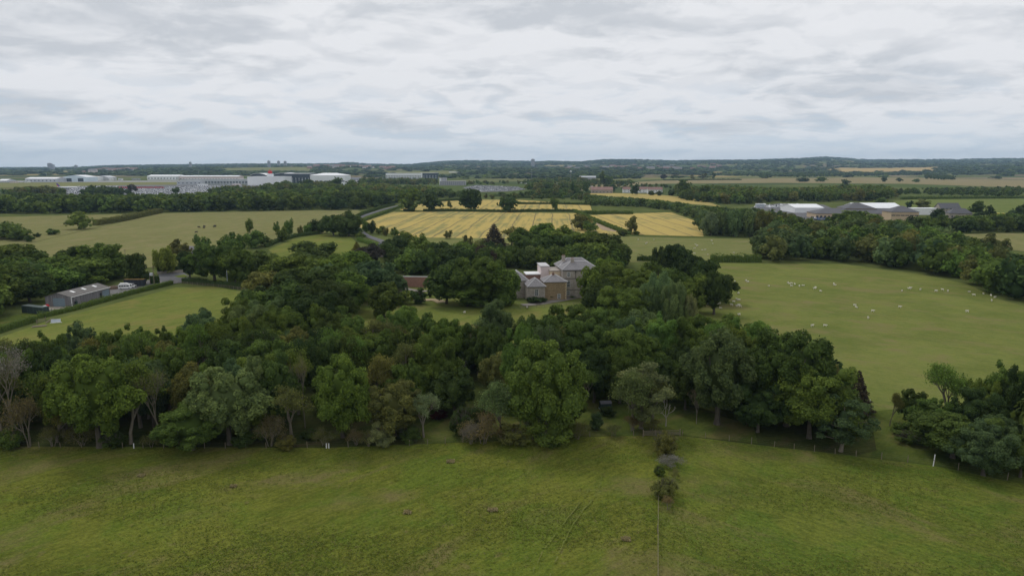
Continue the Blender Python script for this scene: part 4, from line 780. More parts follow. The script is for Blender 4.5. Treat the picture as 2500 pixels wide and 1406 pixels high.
# far hedgerows and woods on the rising country
CLEAR = [(2025, 2290, 4200, 5500), (1528, 1602, 10200, 11700), (540, 760, 4200, 5200), (930, 1120, 3350, 4300)]
def country():
    r = random.Random(77); items = []; y = 2750.0
    blob = [(V, f4, f3, T) for V, f4, f3, T in [blob_tree(440 + i, 4, 22, .22) for i in range(3)]]
    k = 0
    while y < 12300:
        half = y * .80; x = -half; k += 1
        while x < half:
            w_ = r.uniform(16, 30) * (1 + y / 9000); x += w_ * r.uniform(.75, 1.2)
            c = 1250 + FPX * x / (y * CP)
            if y < 3300 and c < 900: continue
            if y < 3600 and c > 1560: 
                if r.random() < .93: continue
            if any(a < c < b and p < y < q for a, b, p, q in CLEAR): continue
            m = math.sin(x / 330 + y / 517 + 2 * math.sin(y / 950)) + math.sin(x / 140 - y / 233) * .6 + math.sin(x / 900 + k * 2.1) * .6
            if m < -.3 and r.random() < .8: continue
            yy = y + r.uniform(-.03, .03) * y
            tone = r.choice(['dark', 'deep', 'mid', 'blue', 'deep'])
            items.append((x, yy, ground_z(x, yy) - .5, w_ * 1.6, r.uniform(9, 17), jitcol(tone, r)))
        y *= 1.036
    print('country', len(items))
    mass('hill_woodland', items, blob, 'woods and hedgerows scattered over the distant hills')
country()

# ------------------------------------------------------------------ HEDGES
def hedge(pts, wd, h, tone, label, seed=1, size=.16, dens=26, name='hedge', group='clipped field hedges'):
    rng = np.random.RandomState(seed); P = [np.array(G(*q)) for q in pts]; V = []; F = []; T = []; nb = 0
    o0 = P[0].copy()
    for a, b in zip(P, P[1:]):
        L = np.linalg.norm(b - a); d = (b - a) / L; n = np.array([-d[1], d[0], 0]); m = int(max(2, L / 1.2))
        for i in range(m):     # solid core slabs with uneven height
            u0, u1 = i / m, (i + 1) / m; hh = h * rng.uniform(.66, .92); ww = wd * rng.uniform(.34, .42)
            c0 = a + (b - a) * u0 - o0; c1 = a + (b - a) * u1 - o0
            q = np.array([c0 - n * ww, c1 - n * ww, c1 + n * ww, c0 + n * ww]); up = np.array([0, 0, hh])
            V.append(np.concatenate([q, q + up])); F.append(np.array([(4, 5, 6, 7), (0, 1, 5, 4), (1, 2, 6, 5), (2, 3, 7, 6), (3, 0, 4, 7)]) + nb); nb += 8; T.append(np.full(5, .35))
        N_ = int(L * dens * (wd + 2 * h) / 5); u = rng.uniform(0, 1, N_); s = rng.uniform(-1, 1, N_)
        lump = 1 + .12 * np.sin(u * L * 1.3 / max(1, h / 2) + seed) + .10 * np.sin(u * L * .37 + seed * 2) + .06 * np.sin(u * L * 3.1)
        side = rng.rand(N_) < (2 * h) / (wd + 2 * h); off = np.where(side, np.sign(s) * wd * .46, s * wd * .46) ; z = np.where(side, rng.uniform(.03, 1, N_) * h * .95, h * .93) * lump
        off = off * np.where(z > h * .8, .9, 1) + rng.normal(size=N_) * .08
        Q = a[None] + (b - a)[None] * u[:, None] + n[None] * off[:, None]; Q = Q - o0; Q[:, 2] = z + rng.normal(size=N_) * .07
        Nn = unit(np.where(side[:, None], n[None] * np.sign(off)[:, None], np.array([[0, 0, 1.]])) + rng.normal(size=(N_, 3)) * .6)
        v, f = quads_at(Q, Nn, size, rng); V.append(v); F.append(f + nb); nb += len(v); T.append(np.clip(.5 + rng.uniform(-.35, .35, N_), 0, 1))
    me = arr_mesh(name, np.concatenate(V), [np.concatenate(F)], [LEAF], attrs={'tint': ('FLOAT', np.concatenate(T))})
    o = mobj(name, me, loc=tuple(o0)); o.color = TONE[tone] + (1,); tag(o, label, 'hedge', group); return o
hedge([(96, 777), (180, 758), (300, 724), (360, 709), (420, 694)], 2.0, 2.0, 'mid', 'long clipped hedge between the barn yard and the paddock', 1)
hedge([(-120, 850), (0, 812), (86, 784)], 2.0, 2.2, 'mid', 'dark hedge running out of the left edge below the verge', 2)
hedge([(372, 694), (386, 691)], 2.5, 4.2, 'deep', 'tall block of dark hedge beside the utility poles', 3)
hedge([(384, 668), (430, 665), (452, 660)], 2.5, 3.5, 'deep', 'dark hedge along the back of the turning lane', 4)
hedge([(448, 690), (520, 697), (590, 706)], 2.2, 2.6, 'deep', 'dark hedge under the trees right of the turning lane', 5)
hedge([(1735, 640), (1790, 640), (1858, 640)], 3.2, 4.2, 'mid', 'thick tall hedge between the two sheep pastures', 6, .25, 16)
hedge([(1555, 637), (1640, 638), (1705, 640)], 2.5, 3.2, 'dark', 'low dark hedge at the near edge of the back pasture', 7, .25, 14)
hedge([(985, 516), (1012, 516)], 4, 3, 'deep', 'short dark hedge piece under the leftmost row tree', 8, .45, 6)
hedge([(1033, 516), (1100, 516), (1215, 518), (1230, 518)], 4, 3, 'dark', 'long dark hedge under the row of barley trees', 9, .45, 6)
hedge([(1250, 517), (1330, 517), (1400, 517)], 4, 3, 'dark', 'dark hedge right of the barley row trees', 10, .45, 6)
hedge([(1400, 516), (1440, 535), (1490, 556), (1535, 573)], 5, 2.6, 'mid', 'diagonal green hedge between the two barley fields', 11, .4, 8)
hedge([(1424, 522), (1480, 523), (1545, 523)], 7, 3.5, 'mid', 'thick hedge along the top of the right barley field', 12, .45, 7)
hedge([(1265, 499), (1350, 499), (1436, 501)], 5, 3, 'dark', 'hedge along the back edge of the upper barley strip', 13, .5, 5)
hedge([(1020, 499), (1060, 493), (1120, 489), (1170, 487)], 5, 3, 'dark', 'hedge on the upper left edge of the barley strip', 14, .5, 5)
hedge([(885, 541), (925, 526), (968, 510), (980, 504)], 3, 2.2, 'mid', 'near hedge of the lane beside the big barley field', 15, .35, 8)
hedge([(852, 543), (885, 524), (930, 509), (962, 500)], 4, 2.8, 'dark', 'far hedge of the lane beside the long pasture', 16, .35, 8)
hedge([(234, 551), (270, 545), (310, 538), (345, 530), (392, 520)], 6, 5, 'olive', 'overgrown bushy hedge between the two left pastures', 17, .5, 7)
hedge([(650, 604), (680, 590), (720, 579), (780, 571)], 3, 2.6, 'dark', 'dark hedge above the small triangle field', 18, .3, 9)
hedge([(875, 588), (900, 596), (930, 608)], 3, 2.5, 'bright', 'bright hedge beside the lane near the lodge', 19, .3, 9)
hedge([(1245, 484), (1340, 484), (1420, 482)], 6, 3, 'dark', 'straight hedge beyond the upper barley strip', 20, .6, 4)
hedge([(1200, 479), (1300, 477), (1400, 475)], 6, 3, 'mid', 'farther straight hedge before the middle car park', 21, .6, 4)
hedge([(1620, 441), (1740, 440), (1810, 440)], 8, 4, 'dark', 'thin dark hedge line across the far stubble', 22, 1.0, 2)
hedge([(2200, 487), (2330, 486), (2500, 485)], 7, 4, 'mid', 'hedge at the top of the green field behind the showroom', 23, .7, 4)

# ------------------------------------------------------------------ BUILDINGS
M = dict(stone=plain('sandstone', (.27, .235, .20), .9, .25, 1.2), ochre=plain('ochre_stone', (.28, .19, .105), .9, .28, 1.0), cream=plain('cream_render', (.62, .50, .34), .9, .06), pinkw=plain('pale_render', (.66, .56, .54), .9, .08),
         slate=plain('slate', (.21, .20, .205), .75, .2, 1.5), slated=plain('slate_dark', (.11, .11, .12), .75, .2, 1.5), lead=plain('lead_ridge', (.50, .49, .49), .6, .1), brick=plain('brick_red', (.30, .13, .09), .9, .25, 1.5), white=plain('white_paint', (.78, .78, .77), .5, .05),
         glass=plain('window_glass', (.03, .035, .04), .15, .2, spec=.6), wallbrick=plain('old_brick', (.34, .19, .14), .9, .2, .8), greyclad=plain('grey_cladding', (.19, .18, .185), .7, .25, 2.5), fibre=plain('fibre_roof', (.15, .14, .13), .9, .2, .5),
         bluedoor=plain('blue_grey_door', (.20, .26, .30), .5, .1), trim=plain('grey_trim', (.24, .24, .24), .6, .1), green=plain('container_green', (.03, .055, .05), .6, .2), black=plain('container_black', (.022, .028, .036), .6, .2), rust=plain('rust_roof', (.28, .17, .045), .9, .35, .8),
         metalw=plain('white_cladding', (.80, .81, .82), .5, .06, .05), metalg=plain('grey_metal', (.50, .52, .54), .5, .1, .05), metalb=plain('bluish_cladding', (.60, .70, .75), .5, .06, .05), dglass=plain('dark_glazing', (.05, .065, .08), .2, .2, .1), red=plain('red_paint', (.55, .03, .03), .5, .1), buff=plain('buff_brick', (.52, .40, .27), .85, .08, .3),
         tile=plain('red_tile', (.27, .17, .145), .85, .15, .3), wood=plain('weathered_wood', (.20, .165, .115), .9, .2, 4), tyre=plain('tyre_rubber', (.02, .02, .02), .9, .1), tower=plain('tower_concrete', (.36, .36, .38), .9, .1, .05), galv=plain('galvanised', (.42, .46, .50), .45, .1), orange=plain('orange_paint', (.7, .2, .04), .5, .1), purple=plain('purple_paint', (.13, .08, .30), .5, .1), yellow=plain('yellow_paint', (.7, .55, .05), .5, .1))

# ribbed cladding for the barn
def ribbed(name, col, freq, axis=1):
    m, nt, b = new_mat(name); t = NT(nt); co = t.N('ShaderNodeTexCoord').outputs['Object']; s = t.N('ShaderNodeSeparateXYZ'); t.L(co, s.inputs[0])
    a = t.m('ADD', s.outputs[0], s.outputs[1]); wv = t.m('SINE', t.m('MULTIPLY', a, freq))
    st = t.noise(t.map(co, (3, 3, .15)), 1, 5, .7); c = t.mix(t.rng(st, .35, .7), tuple(x * .6 for x in col), tuple(x * 1.3 for x in col))
    t.L(c, b.inputs['Base Color']); b.inputs['Roughness'].default_value = .75; t.bump(wv, .5, .05, b); return m
M['rib'] = ribbed('ribbed_cladding', (.21, .20, .205), 12); M['ribgreen'] = ribbed('ribbed_green', (.035, .06, .055), 14); M['ribblack'] = ribbed('ribbed_black', (.025, .032, .042), 14)
def courses(name, col, h=.35, w_=.8, mortar=.75):
    m, nt, b = new_mat(name); t = NT(nt); co = t.N('ShaderNodeTexCoord').outputs['Object']
    s = t.N('ShaderNodeSeparateXYZ'); t.L(co, s.inputs[0]); cb = t.N('ShaderNodeCombineXYZ'); t.L(t.m('ADD', s.outputs[0], s.outputs[1]), cb.inputs[0]); t.L(s.outputs[2], cb.inputs[1])
    br = t.N('ShaderNodeTexBrick'); t.L(cb.outputs[0], br.inputs['Vector']); br.inputs['Scale'].default_value = 1; br.inputs['Brick Width'].default_value = w_; br.inputs['Row Height'].default_value = h; br.inputs['Mortar Size'].default_value = .025
    br.inputs['Color1'].default_value = tuple(x * .78 for x in col) + (1,); br.inputs['Color2'].default_value = tuple(x * 1.22 for x in col) + (1,); br.inputs['Mortar'].default_value = tuple(x * mortar for x in col) + (1,)
    n = t.noise(co, .5, 6, .7); c = t.mix(t.rng(n, .35, .7, 0, .45), br.outputs[0], tuple(x * .55 for x in col)); t.L(c, b.inputs['Base Color']); b.inputs['Roughness'].default_value = .9; return m
M['stone'] = courses('ashlar_grey', (.38, .335, .29)); M['ochre'] = courses('ochre_stonework', (.32, .235, .135), .25, .5); M['brick'] = courses('brick_course', (.27, .155, .115), .09, .25); M['wallbrick'] = courses('garden_brick', (.34, .185, .14), .12, .35)
def window(parent, x, y, z, w_, h, face=(0, -1), pan=(2, 4), name='window'):
    """white sash in a wall facing -Y (face (0,-1)), origin at its centre; frame > pane"""
    f = MB(); fw = .09; d = .06
    f.box(-w_ / 2, w_ / 2, -d, .02, -h / 2 - .1, -h / 2, 0); f.box(-w_ / 2, w_ / 2, -d, .02, h / 2 - fw, h / 2); f.box(-w_ / 2, -w_ / 2 + fw, -d, .02, -h / 2, h / 2 - fw); f.box(w_ / 2 - fw, w_ / 2, -d, .02, -h / 2, h / 2 - fw)
    for i in range(1, pan[0]): q = -w_ / 2 + w_ * i / pan[0]; f.box(q - .025, q + .025, -d + .01, .01, -h / 2, h / 2 - fw)
    for j in range(1, pan[1]): q = -h / 2 + h * j / pan[1]; s = .05 if j == pan[1] // 2 else .03; f.box(-w_ / 2 + fw, w_ / 2 - fw, -d + .015, .005, q - s, q + s)
    rz = {(0, -1): 0, (1, 0): R(90), (-1, 0): R(-90), (0, 1): R(180)}[face]
    o = f.build(name, M['white'], parent, (x, y, z), rz)
    p = MB(); p.box(-w_ / 2 + fw, w_ / 2 - fw, -.02, 0, -h / 2, h / 2 - fw); p.build('pane', M['glass'], o)
    return o
def strips(mb, v, a, b, r=.19):
    """hip and ridge capping"""
    c = [Vector(v[i]) for i in (4, 5, 6, 7)]; a = Vector(a); b = Vector(b); W = (c[1] - c[0]).length; D = (c[2] - c[1]).length
    pr = [(c[0], a), (c[3], a), (c[1], b), (c[2], b), (a, b)] if W >= D else [(c[0], a), (c[1], a), (c[2], b), (c[3], b), (a, b)]
    for p, q in pr:
        if (p - q).length > .2: mb.tube([p, q], [r, r], 4)
def stone_house():
    root = empty('country_house', G(1373, 729), R(7)); tag(root, 'large grey stone country house with hipped slate roofs and attached wings', 'house')
    def wing(x0, x1, y0, y1, h, rh, mat, roof='hip', rmat=M['slate'], lab=None):
        o = MB(); o.box(x0, x1, y0, y1, -.3, h); wl = o.build('wall', mat, root)
        if lab: wl['label'] = lab
        if roof == 'hip':
            q = MB(); v, a, b = q.hip(x0, x1, y0, y1, h + .003, rh); ro = q.build('roof', rmat, root); s = MB(); strips(s, v, a, b); s.build('ridge_capping', M['lead'], ro)
        elif roof == 'flat':
            q = MB(); q.box(x0 - .2, x1 + .2, y0 - .2, y1 + .2, h + .003, h + .35); ro = q.build('roof', rmat, root)
        elif roof == 'gable':
            q = MB(); q.gable(x0, x1, y0, y1, h + .003, rh, axis='y'); ro = q.build('roof', rmat, root)
            g = MB(); xm = (x0 + x1) / 2; g.add([(x0, y0, h), (x1, y0, h), (xm, y0, h + rh)], [(0, 1, 2)]); g.add([(x0, y1, h), (x1, y1, h), (xm, y1, h + rh)], [(0, 2, 1)]); g.build('gable_wall', mat, root)
        return wl, ro
    wl, ro = wing(0, 14, 0, 8, 10.9, 2.7, M['stone']); wing(0, 14, 8.01, 16, 10.9, 2.9, M['stone'])
    b = MB(); b.box(-.08, 14.08, -.09, -.002, 7.55, 7.8); b.box(-.08, 14.08, -.09, -.002, 3.2, 3.45); b.box(-.05, 14.05, -.25, -.002, 10.62, 10.88); b.build('string_course', plain('dark_stone', (.16, .14, .13), .9, .2), wl)
    d = MB(); d.tube([(5.0, -.12, 7.9), (5.0, -.12, 10.6)], [.07, .07]); d.box(4.85, 5.15, -.22, -.02, 9.9, 10.3); d.build('drainpipe', M['tyre'], root)
    for x in (2.3, 8.2, 11.8): window(root, x, -.02, 9.3, 1.25, 1.6, pan=(3, 4)); window(root, x, -.02, 5.7, 1.3, 2.5, pan=(3, 4)); window(root, x, -.02, 2.2, 1.3, 1.6, pan=(3, 4))
    for (x, y, z, hh) in ((2.3, 10.5, 12.2, 3.0), (4.4, 3.6, 12.1, 2.9)):
        c = MB(); c.box(x - .6, x + .6, y - .45, y + .45, z - .8, z + hh - .4); c.box(x - .7, x + .7, y - .55, y + .55, z + hh - .4, z + hh - .15); co = c.build('chimney', M['stone'], root)
        p = MB()
        for k in (-.35, 0, .35): p.tube([(x + k, y, z + hh - .15), (x + k, y, z + hh + .45)], [.13, .1], 7)
        p.build('chimney_pot', M['tile'], co)
    wing(-4, -.01, 4, 13, 10.0, 0, M['cream'], 'flat', M['stone'], 'cream rendered wing wall'); wing(-7.2, -4.01, 7, 16, 11.4, 0, M['pinkw'], 'flat', M['lead'], 'pale pink rendered wing wall')
    wing(-7.6, .9, -3, 4, 6.9, 2.1, M['ochre'], lab='ochre sandstone wing wall'); window(root, -1.9, -3.02, 1.6, 1.3, 1.7, pan=(3, 4))
    q = MB()
    for k in range(13): w2 = .42 if k % 2 else .28; q.box(.92 - w2, .94, -3.06, -2.99 + .0, .1 + k * .52, .52 + k * .52)
    q.build('quoins', M['cream'], root)
    c = MB(); c.box(-4.0, -3.2, .3, .9, 7.8, 9.9); co = c.build('chimney', M['brick'], root); p = MB(); p.tube([(-3.6, .6, 9.9), (-3.6, .6, 10.5)], [.14, .11], 7); p.build('chimney_pot', M['tile'], co)
    wing(-14, -7.61, -5, 3, 5.6, 2.6, M['stone']); window(root, -10.8, -5.02, 3.6, 1.4, 2.3, pan=(2, 4)); window(root, -10.8, -5.02, .9, 1.1, 1.4, pan=(3, 2))
    wing(-12.8, -7.21, 8, 14, 8.2, 0, M['brick'], 'flat', M['white'], 'red brick link wall'); wing(-20.5, -12.81, 3.2, 14, 6.6, 3.0, M['stone'], 'hip')
stone_house()
# garden wall
def garden_wall():
    a, b = G(962, 701), G(1150, 703); L = (b - a).length; ang = math.atan2(b.y - a.y, b.x - a.x)
    r = empty('garden_wall', a, ang); tag(r, 'tall old red brick garden wall with pale coping', 'wall')
    m = MB(); m.box(0, L, 0, .5, -.2, 4.4); m.build('brickwork', M['wallbrick'], r); m = MB(); m.box(-.05, L + .05, -.12, .62, 4.403, 4.6); m.build('coping', M['lead'], r)
garden_wall()
def barn():
    A, B, Cc = G(124, 746), G(176, 750), G(270, 723.5)
    ang = math.atan2(Cc.y - B.y, Cc.x - B.x); L = (Cc - B).length; W = (B - A).length
    r = empty('barn', B, ang - R(90)); tag(r, 'long low grey clad barn with pale roller doors', 'barn')
    H, Rh = 3.6, 1.5          # local: x from -W..0, y 0..L
    m = MB(); m.house_walls(-W, 0, 0, L, H, Rh, 'y'); m.build('wall', M['rib'], r)
    m = MB(); m.gable(-W, 0, 0, L, H + .01, Rh, .12, .25, axis='y'); ro = m.build('roof', M['fibre'], r)
    sl = Rh / (W / 2)
    for y in (.22, .5, .78):
        m = MB(); x0, x1 = -W / 2 + 1.0, -W / 2 + 2.6; z0 = H + Rh - 1.0 * sl + .145; z1 = H + Rh - 2.6 * sl + .145; yy = L * y
        m.add([(x0, yy, z0), (x1, yy, z1), (x1, yy + 1.1, z1), (x0, yy + 1.1, z0), (x0, yy, z0 + .03), (x1, yy, z1 + .03), (x1, yy + 1.1, z1 + .03), (x0, yy + 1.1, z0 + .03)], [(4, 5, 6, 7), (0, 1, 5, 4), (1, 2, 6, 5), (2, 3, 7, 6), (3, 0, 4, 7)]); m.build('skylight', M['white'], ro)
    m = MB(); m.box(-W * .70, -W * .25, -.08, -.003, 0, 3.2); m.build('roller_door', M['bluedoor'], r)
    m = MB(); m.box(.003, .08, L - 4.4, L - .6, 0, 3.0); m.build('roller_door', M['bluedoor'], r)
    m = MB(); m.box(.003, .1, L - 5.9, L - 4.9, 0, 2.4); m.build('side_door', M['black'], r)
    m = MB(); m.tube([(.2, -.15, 0), (.2, -.15, H)], [.12, .12]); m.tube([(.28, -.1, H), (.28, L, H)], [.1, .1]); m.build('gutter', M['white'], r)
    m = MB(); m.box(-.3, 0.04, -.35, -.1, H * .0, H); m.build('corner_post', M['trim'], r)
    m = MB(); m.box(.3, .9, 1.2, 1.9, 0, 1.9); m.tube([(.6, 1.5, 1.9), (.6, 1.5, 2.6)], [.12, .12]); m.build('oil_tank', M['green'], r)
barn()
def container(name, pa, pb, h, mat, top, label, rz=None, w_=2.44):
    a, b = G(*pa), G(*pb); L = (b - a).length; ang = math.atan2(b.y - a.y, b.x - a.x); r = empty(name, a, ang); tag(r, label, 'container')
    m = MB(); m.box(0, L, 0, w_, .12, h)
    k = int(L / .6)
    for i in range(k): x = (i + .5) * L / k; m.box(x - .1, x + .1, -.04, -.001, .2, h - .12)
    m.build('shell', mat, r); m = MB(); m.box(0, L, 0, w_, h + .003, h + .06); m.build('top', top, r)
    m = MB(); 
    for y in (.5, 1.25, 1.95): m.tube([(L + .05, y, .2), (L + .05, y, h - .1)], [.03, .03], 5)
    m.box(L + .001, L + .04, .1, w_ - .1, .2, h - .1); m.build('door', mat, r)
    m = MB()
    for x in (0.1, L - .3): m.box(x, x + .2, .1, w_ - .1, 0, .12)
    m.build('foot', M['trim'], r)
container('shipping_container', (54, 764), (104, 770), 2.6, M['ribgreen'], M['green'], 'dark green shipping container at the end of the yard')
container('shipping_container', (303, 700), (350, 700), 3.0, M['ribblack'], M['rust'], 'black container with a rust orange roof behind the camper van')
# ------------------------------------------------------------------ vehicles
GLASS = M['glass']
def body_profile(mb, prof, w_, inset=.12, m=0):
    """side profile (x,z) extruded across y with bevelled flanks"""
    n = len(prof); cx = sum(p[0] for p in prof) / n; cz = sum(p[1] for p in prof) / n
    rings = []
    for yy, k in ((-w_ / 2, .94), (-w_ / 2 + inset, 1), (w_ / 2 - inset, 1), (w_ / 2, .94)):
        rings.append([(cx + (x - cx) * k, yy, cz + (z - cz) * k) for x, z in prof])
    b = len(mb.v)
    for rg in rings: mb.v += rg
    for j in range(3):
        for i in range(n): q = (i + 1) % n; mb.f.append((b + j * n + i, b + j * n + q, b + (j + 1) * n + q, b + (j + 1) * n + i)); mb.m.append(m)
    mb.f.append(tuple(b + i for i in range(n))[::-1]); mb.m.append(m); mb.f.append(tuple(b + 3 * n + i for i in range(n))); mb.m.append(m)
def wheel(parent, x, y, r=.33):
    m = MB(); m.tube([(0, -.11, 0), (0, .11, 0)], [r, r], 14); o = m.build('wheel', M['tyre'], parent, (x, y, r)); k = MB(); k.tube([(0, -.13, 0), (0, .13, 0)], [r * .55, r * .55], 10); k.build('rim', M['galv'], o)
def camper():
    r = empty('camper_van', G(306, 706), R(17)); tag(r, 'white camper van with raised roof parked beside the black container', 'van')
    m = MB(); body_profile(m, [(-2.4, .35), (2.35, .35), (2.45, .8), (2.3, 1.15), (1.75, 1.95), (-2.3, 1.95), (-2.42, 1.0)][::-1], 1.8); m.build('body', M['white'], r)
    m = MB(); body_profile(m, [(-2.2, 1.952), (1.6, 1.952), (1.3, 2.35), (.6, 2.6), (-1.7, 2.6), (-2.1, 2.3)][::-1], 1.65, .2); m.build('raised_roof', M['white'], r)
    for s in (-1, 1):
        for x0, x1 in ((-2.1, -1.35), (-1.2, -.45), (-.3, .45), (.65, 1.6)):
            m = MB(); m.box(x0, x1, s * .885 - .02, s * .885 + .02, 1.2, 1.75); m.build('side_window', GLASS, r)
    m = MB(); m.add([(1.86, -.75, 1.85), (1.86, .75, 1.85), (2.32, .78, 1.2), (2.32, -.78, 1.2)], [(0, 3, 2, 1)]); m.build('windscreen', GLASS, r)
    m = MB(); m.box(2.40, 2.52, -.85, .85, .35, .6); m.build('bumper', M['trim'], r)
    for s in (-1, 1): m = MB(); m.box(2.38, 2.48, s * .6 - .15, s * .6 + .15, .75, .95); m.build('headlight', M['galv'], r)
    for x in (-1.5, 1.55):
        for y in (-.8, .8): wheel(r, x, y)
    r2 = empty('off_road_car', G(322, 703), R(-12)); tag(r2, 'small boxy white off-road car tucked behind the camper van', 'car')
    m = MB(); body_profile(m, [(-1.8, .4), (1.8, .4), (1.85, 1.1), (.8, 1.15), (.5, 1.8), (-1.75, 1.8)][::-1], 1.6); m.build('body', M['white'], r2)
    m = MB(); m.add([(.56, -.65, 1.75), (.56, .65, 1.75), (.83, .68, 1.2), (.83, -.68, 1.2)], [(0, 3, 2, 1)]); m.build('windscreen', GLASS, r2)
    for s in (-1, 1): m = MB(); m.box(-1.5, .35, s * .78 - .02, s * .78 + .02, 1.2, 1.65); m.build('side_window', GLASS, r2)
    m = MB(); m.box(1.80, 1.9, -.55, .55, .5, 1.0); m.build('grille', M['tyre'], r2)
    for x in (-1.15, 1.2):
        for y in (-.72, .72): wheel(r2, x, y, .36)
camper()
CARP = {}
def car_mesh(kind, paint):
    k = (kind, paint.name)
    if k in CARP: return CARP[k]
    m = MB()
    if kind == 'van':
        body_profile(m, [(-2.5, .35), (2.5, .35), (2.55, 1.0), (1.7, 2.1), (-2.5, 2.2)][::-1], 1.9, .12, 0); m.box(.6, 1.6, -.97, .97, 1.2, 1.8, 1); zz = .35
    else:
        body_profile(m, [(-2.1, .3), (2.1, .3), (2.15, .75), (1.2, .95), (-2.05, 1.0), (-2.15, .6)][::-1], 1.75, .12, 0)
        body_profile(m, [(-1.75, .98), (1.15, .95), (.45, 1.42), (-1.3, 1.45)][::-1], 1.5, .14, 1); m.box(-1.2, .4, -.62, .62, 1.43, 1.475, 0)
    for x in (-1.35, 1.35):
        for y in (-.8, .8): m.tube([(x, y - .1, .33), (x, y + .1, .33)], [.33, .33], 8, 2)
    CARP[k] = m.mesh('parked_car', [paint, GLASS, M['tyre']]); return CARP[k]
PAINT = {'white': plain('car_white', (.85, .85, .86), .3, .04), 'silver': plain('car_silver', (.58, .60, .63), .3, .05), 'black': plain('car_black', (.03, .03, .035), .25, .1), 'grey': plain('car_grey', (.16, .17, .18), .3, .05), 'blue': plain('car_blue', (.06, .12, .28), .3, .05), 'red': plain('car_red', (.50, .04, .04), .3, .05)}  # bright white paint stands in for windscreen glare
NCAR = [0]
EXTRA = []
def cars(poly, rows, gap, cols, place, group, seed, ang=0, pv=.06, fillp=.85, maxn=200):
    rng = random.Random(seed); P = [G(*q) for q in poly]; pp = [(p.x, p.y) for p in P]
    x0, x1 = min(p[0] for p in pp), max(p[0] for p in pp); y0, y1 = min(p[1] for p in pp), max(p[1] for p in pp); y = y0; j = 0; n = 0
    spots = []
    while y < y1:
        x = x0
        while x < x1:
            x += gap
            if inside(pp, x, y) and rng.random() < fillp: spots.append((x + rng.uniform(-.2, .2), y + rng.uniform(-.5, .5)))
        y += rows
    rng.shuffle(spots)
    for x, y in spots:
        c = rng.choice(cols)
        if n < maxn and NCAR[0] < 300:
            kd = 'van' if rng.random() < pv else 'car'
            o = mobj('parked_van' if kd == 'van' else 'parked_car', car_mesh(kd, PAINT[c]), loc=(x, y, .2), rz=ang + R(90) * rng.choice((1, -1)))
            tag(o, 'small %s %s parked %s' % (c, 'van' if kd == 'van' else 'car', place), 'van' if kd == 'van' else 'car', group); n += 1; NCAR[0] += 1
        else: EXTRA.append((x, y, c))
cars([(1975, 540), (1985, 524), (2050, 526), (2060, 538)], 7, 3.0, ['white', 'silver', 'silver', 'black', 'blue', 'grey'], 'in the showroom yard', 'cars in the showroom yard', 1, fillp=.8, maxn=40)
cars([(1836, 508), (1850, 501), (1950, 501), (1960, 508)], 9, 7.0, ['white', 'white', 'silver'], 'in the caravan storage strip left of the showroom', 'vans in the storage strip', 2, pv=.8, maxn=22)
cars([(1133, 459), (1160, 453.5), (1262, 457), (1280, 463), (1240, 466), (1165, 469)], 7, 2.8, ['white', 'white', 'silver', 'silver', 'white', 'grey'], 'in the middle car park beyond the trees', 'cars in the middle car park', 3, fillp=.9, maxn=110)
cars([(165, 476), (168, 462), (205, 460), (200, 477)], 14, 4.0, ['white', 'silver', 'white', 'grey'], 'in the airport car park gap at left', 'cars in the airport car park', 4, fillp=.8, maxn=42)
cars([(285, 461), (290, 457), (400, 457), (400, 460)], 14, 4.0, ['red'], 'in the red rows of the airport car park', 'red cars in the airport car park', 5, fillp=.9, maxn=36)
cars([(410, 475), (420, 458), (480, 457), (520, 464)], 26, 6.5, ['white', 'silver', 'grey', 'white', 'blue'], 'in the airport car park right of the red rows', 'cars in the airport car park', 6, fillp=.8, maxn=42)
for i, (x, y, c, lab) in enumerate([(735, 566, 'white', 'white car on the lane between the two dark trees'), (1137, 628, 'white', 'white car in the shade left of the purple spruce'), (1150, 626, 'silver', 'silver car glimpsed among trees left of the spruce'), (1165, 624, 'white', 'second white car glimpsed left of the spruce'), (1394, 968, 'silver', 'silver car hidden under the trees of the near wood')]):
    tag(mobj('parked_car', car_mesh('car', PAINT[c]), loc=G(x, y, .08), rz=.4 * i), lab, 'car')

def car_mass(regions):
    rng = random.Random(55); m = MB(); n = 0; names = list(PAINT); mats = [PAINT[k] for k in names] + [GLASS]
    def one(x, y, c):
        ci = names.index(c); b = len(m.v); hh = rng.choice((1.45, 1.5, 1.6, 2.1))
        for (lx, hy, z) in ((-2.1, .9, .3), (2.1, .9, .3), (2.15, .9, .8), (1.1, .86, .98), (.4, .75, hh), (-1.5, .75, hh), (-2.1, .86, .95)): m.v += [(x - hy, y + lx, .1 + z), (x + hy, y + lx, .1 + z)]
        for i in range(7): j = (i + 1) % 7; m.f.append((b + 2 * i, b + 2 * i + 1, b + 2 * j + 1, b + 2 * j)); m.m.append(len(mats) - 1 if i in (3, 5) else ci)
        m.f.append(tuple(b + 2 * i for i in range(7))[::-1]); m.m.append(ci); m.f.append(tuple(b + 2 * i + 1 for i in range(7))); m.m.append(ci)
    for e in EXTRA: one(*e)
    for poly, rowgap, gap, cols in regions:
        P = [G(*q) for q in poly]; pp = [(p.x, p.y) for p in P]; x0, x1 = min(p[0] for p in pp), max(p[0] for p in pp); y0, y1 = min(p[1] for p in pp), max(p[1] for p in pp); y = y0
        while y < y1:
            x = x0
            while x < x1:
                x += gap
                if inside(pp, x, y) and rng.random() < .85:
                    one(x, y, rng.choice(cols)); n += 1
            y += rowgap
    print('car mass', n); tag(m.build('airport_parked_cars', mats), 'mass of cars filling the airport car parks, glare put into white paint', 'cars', kind='stuff')
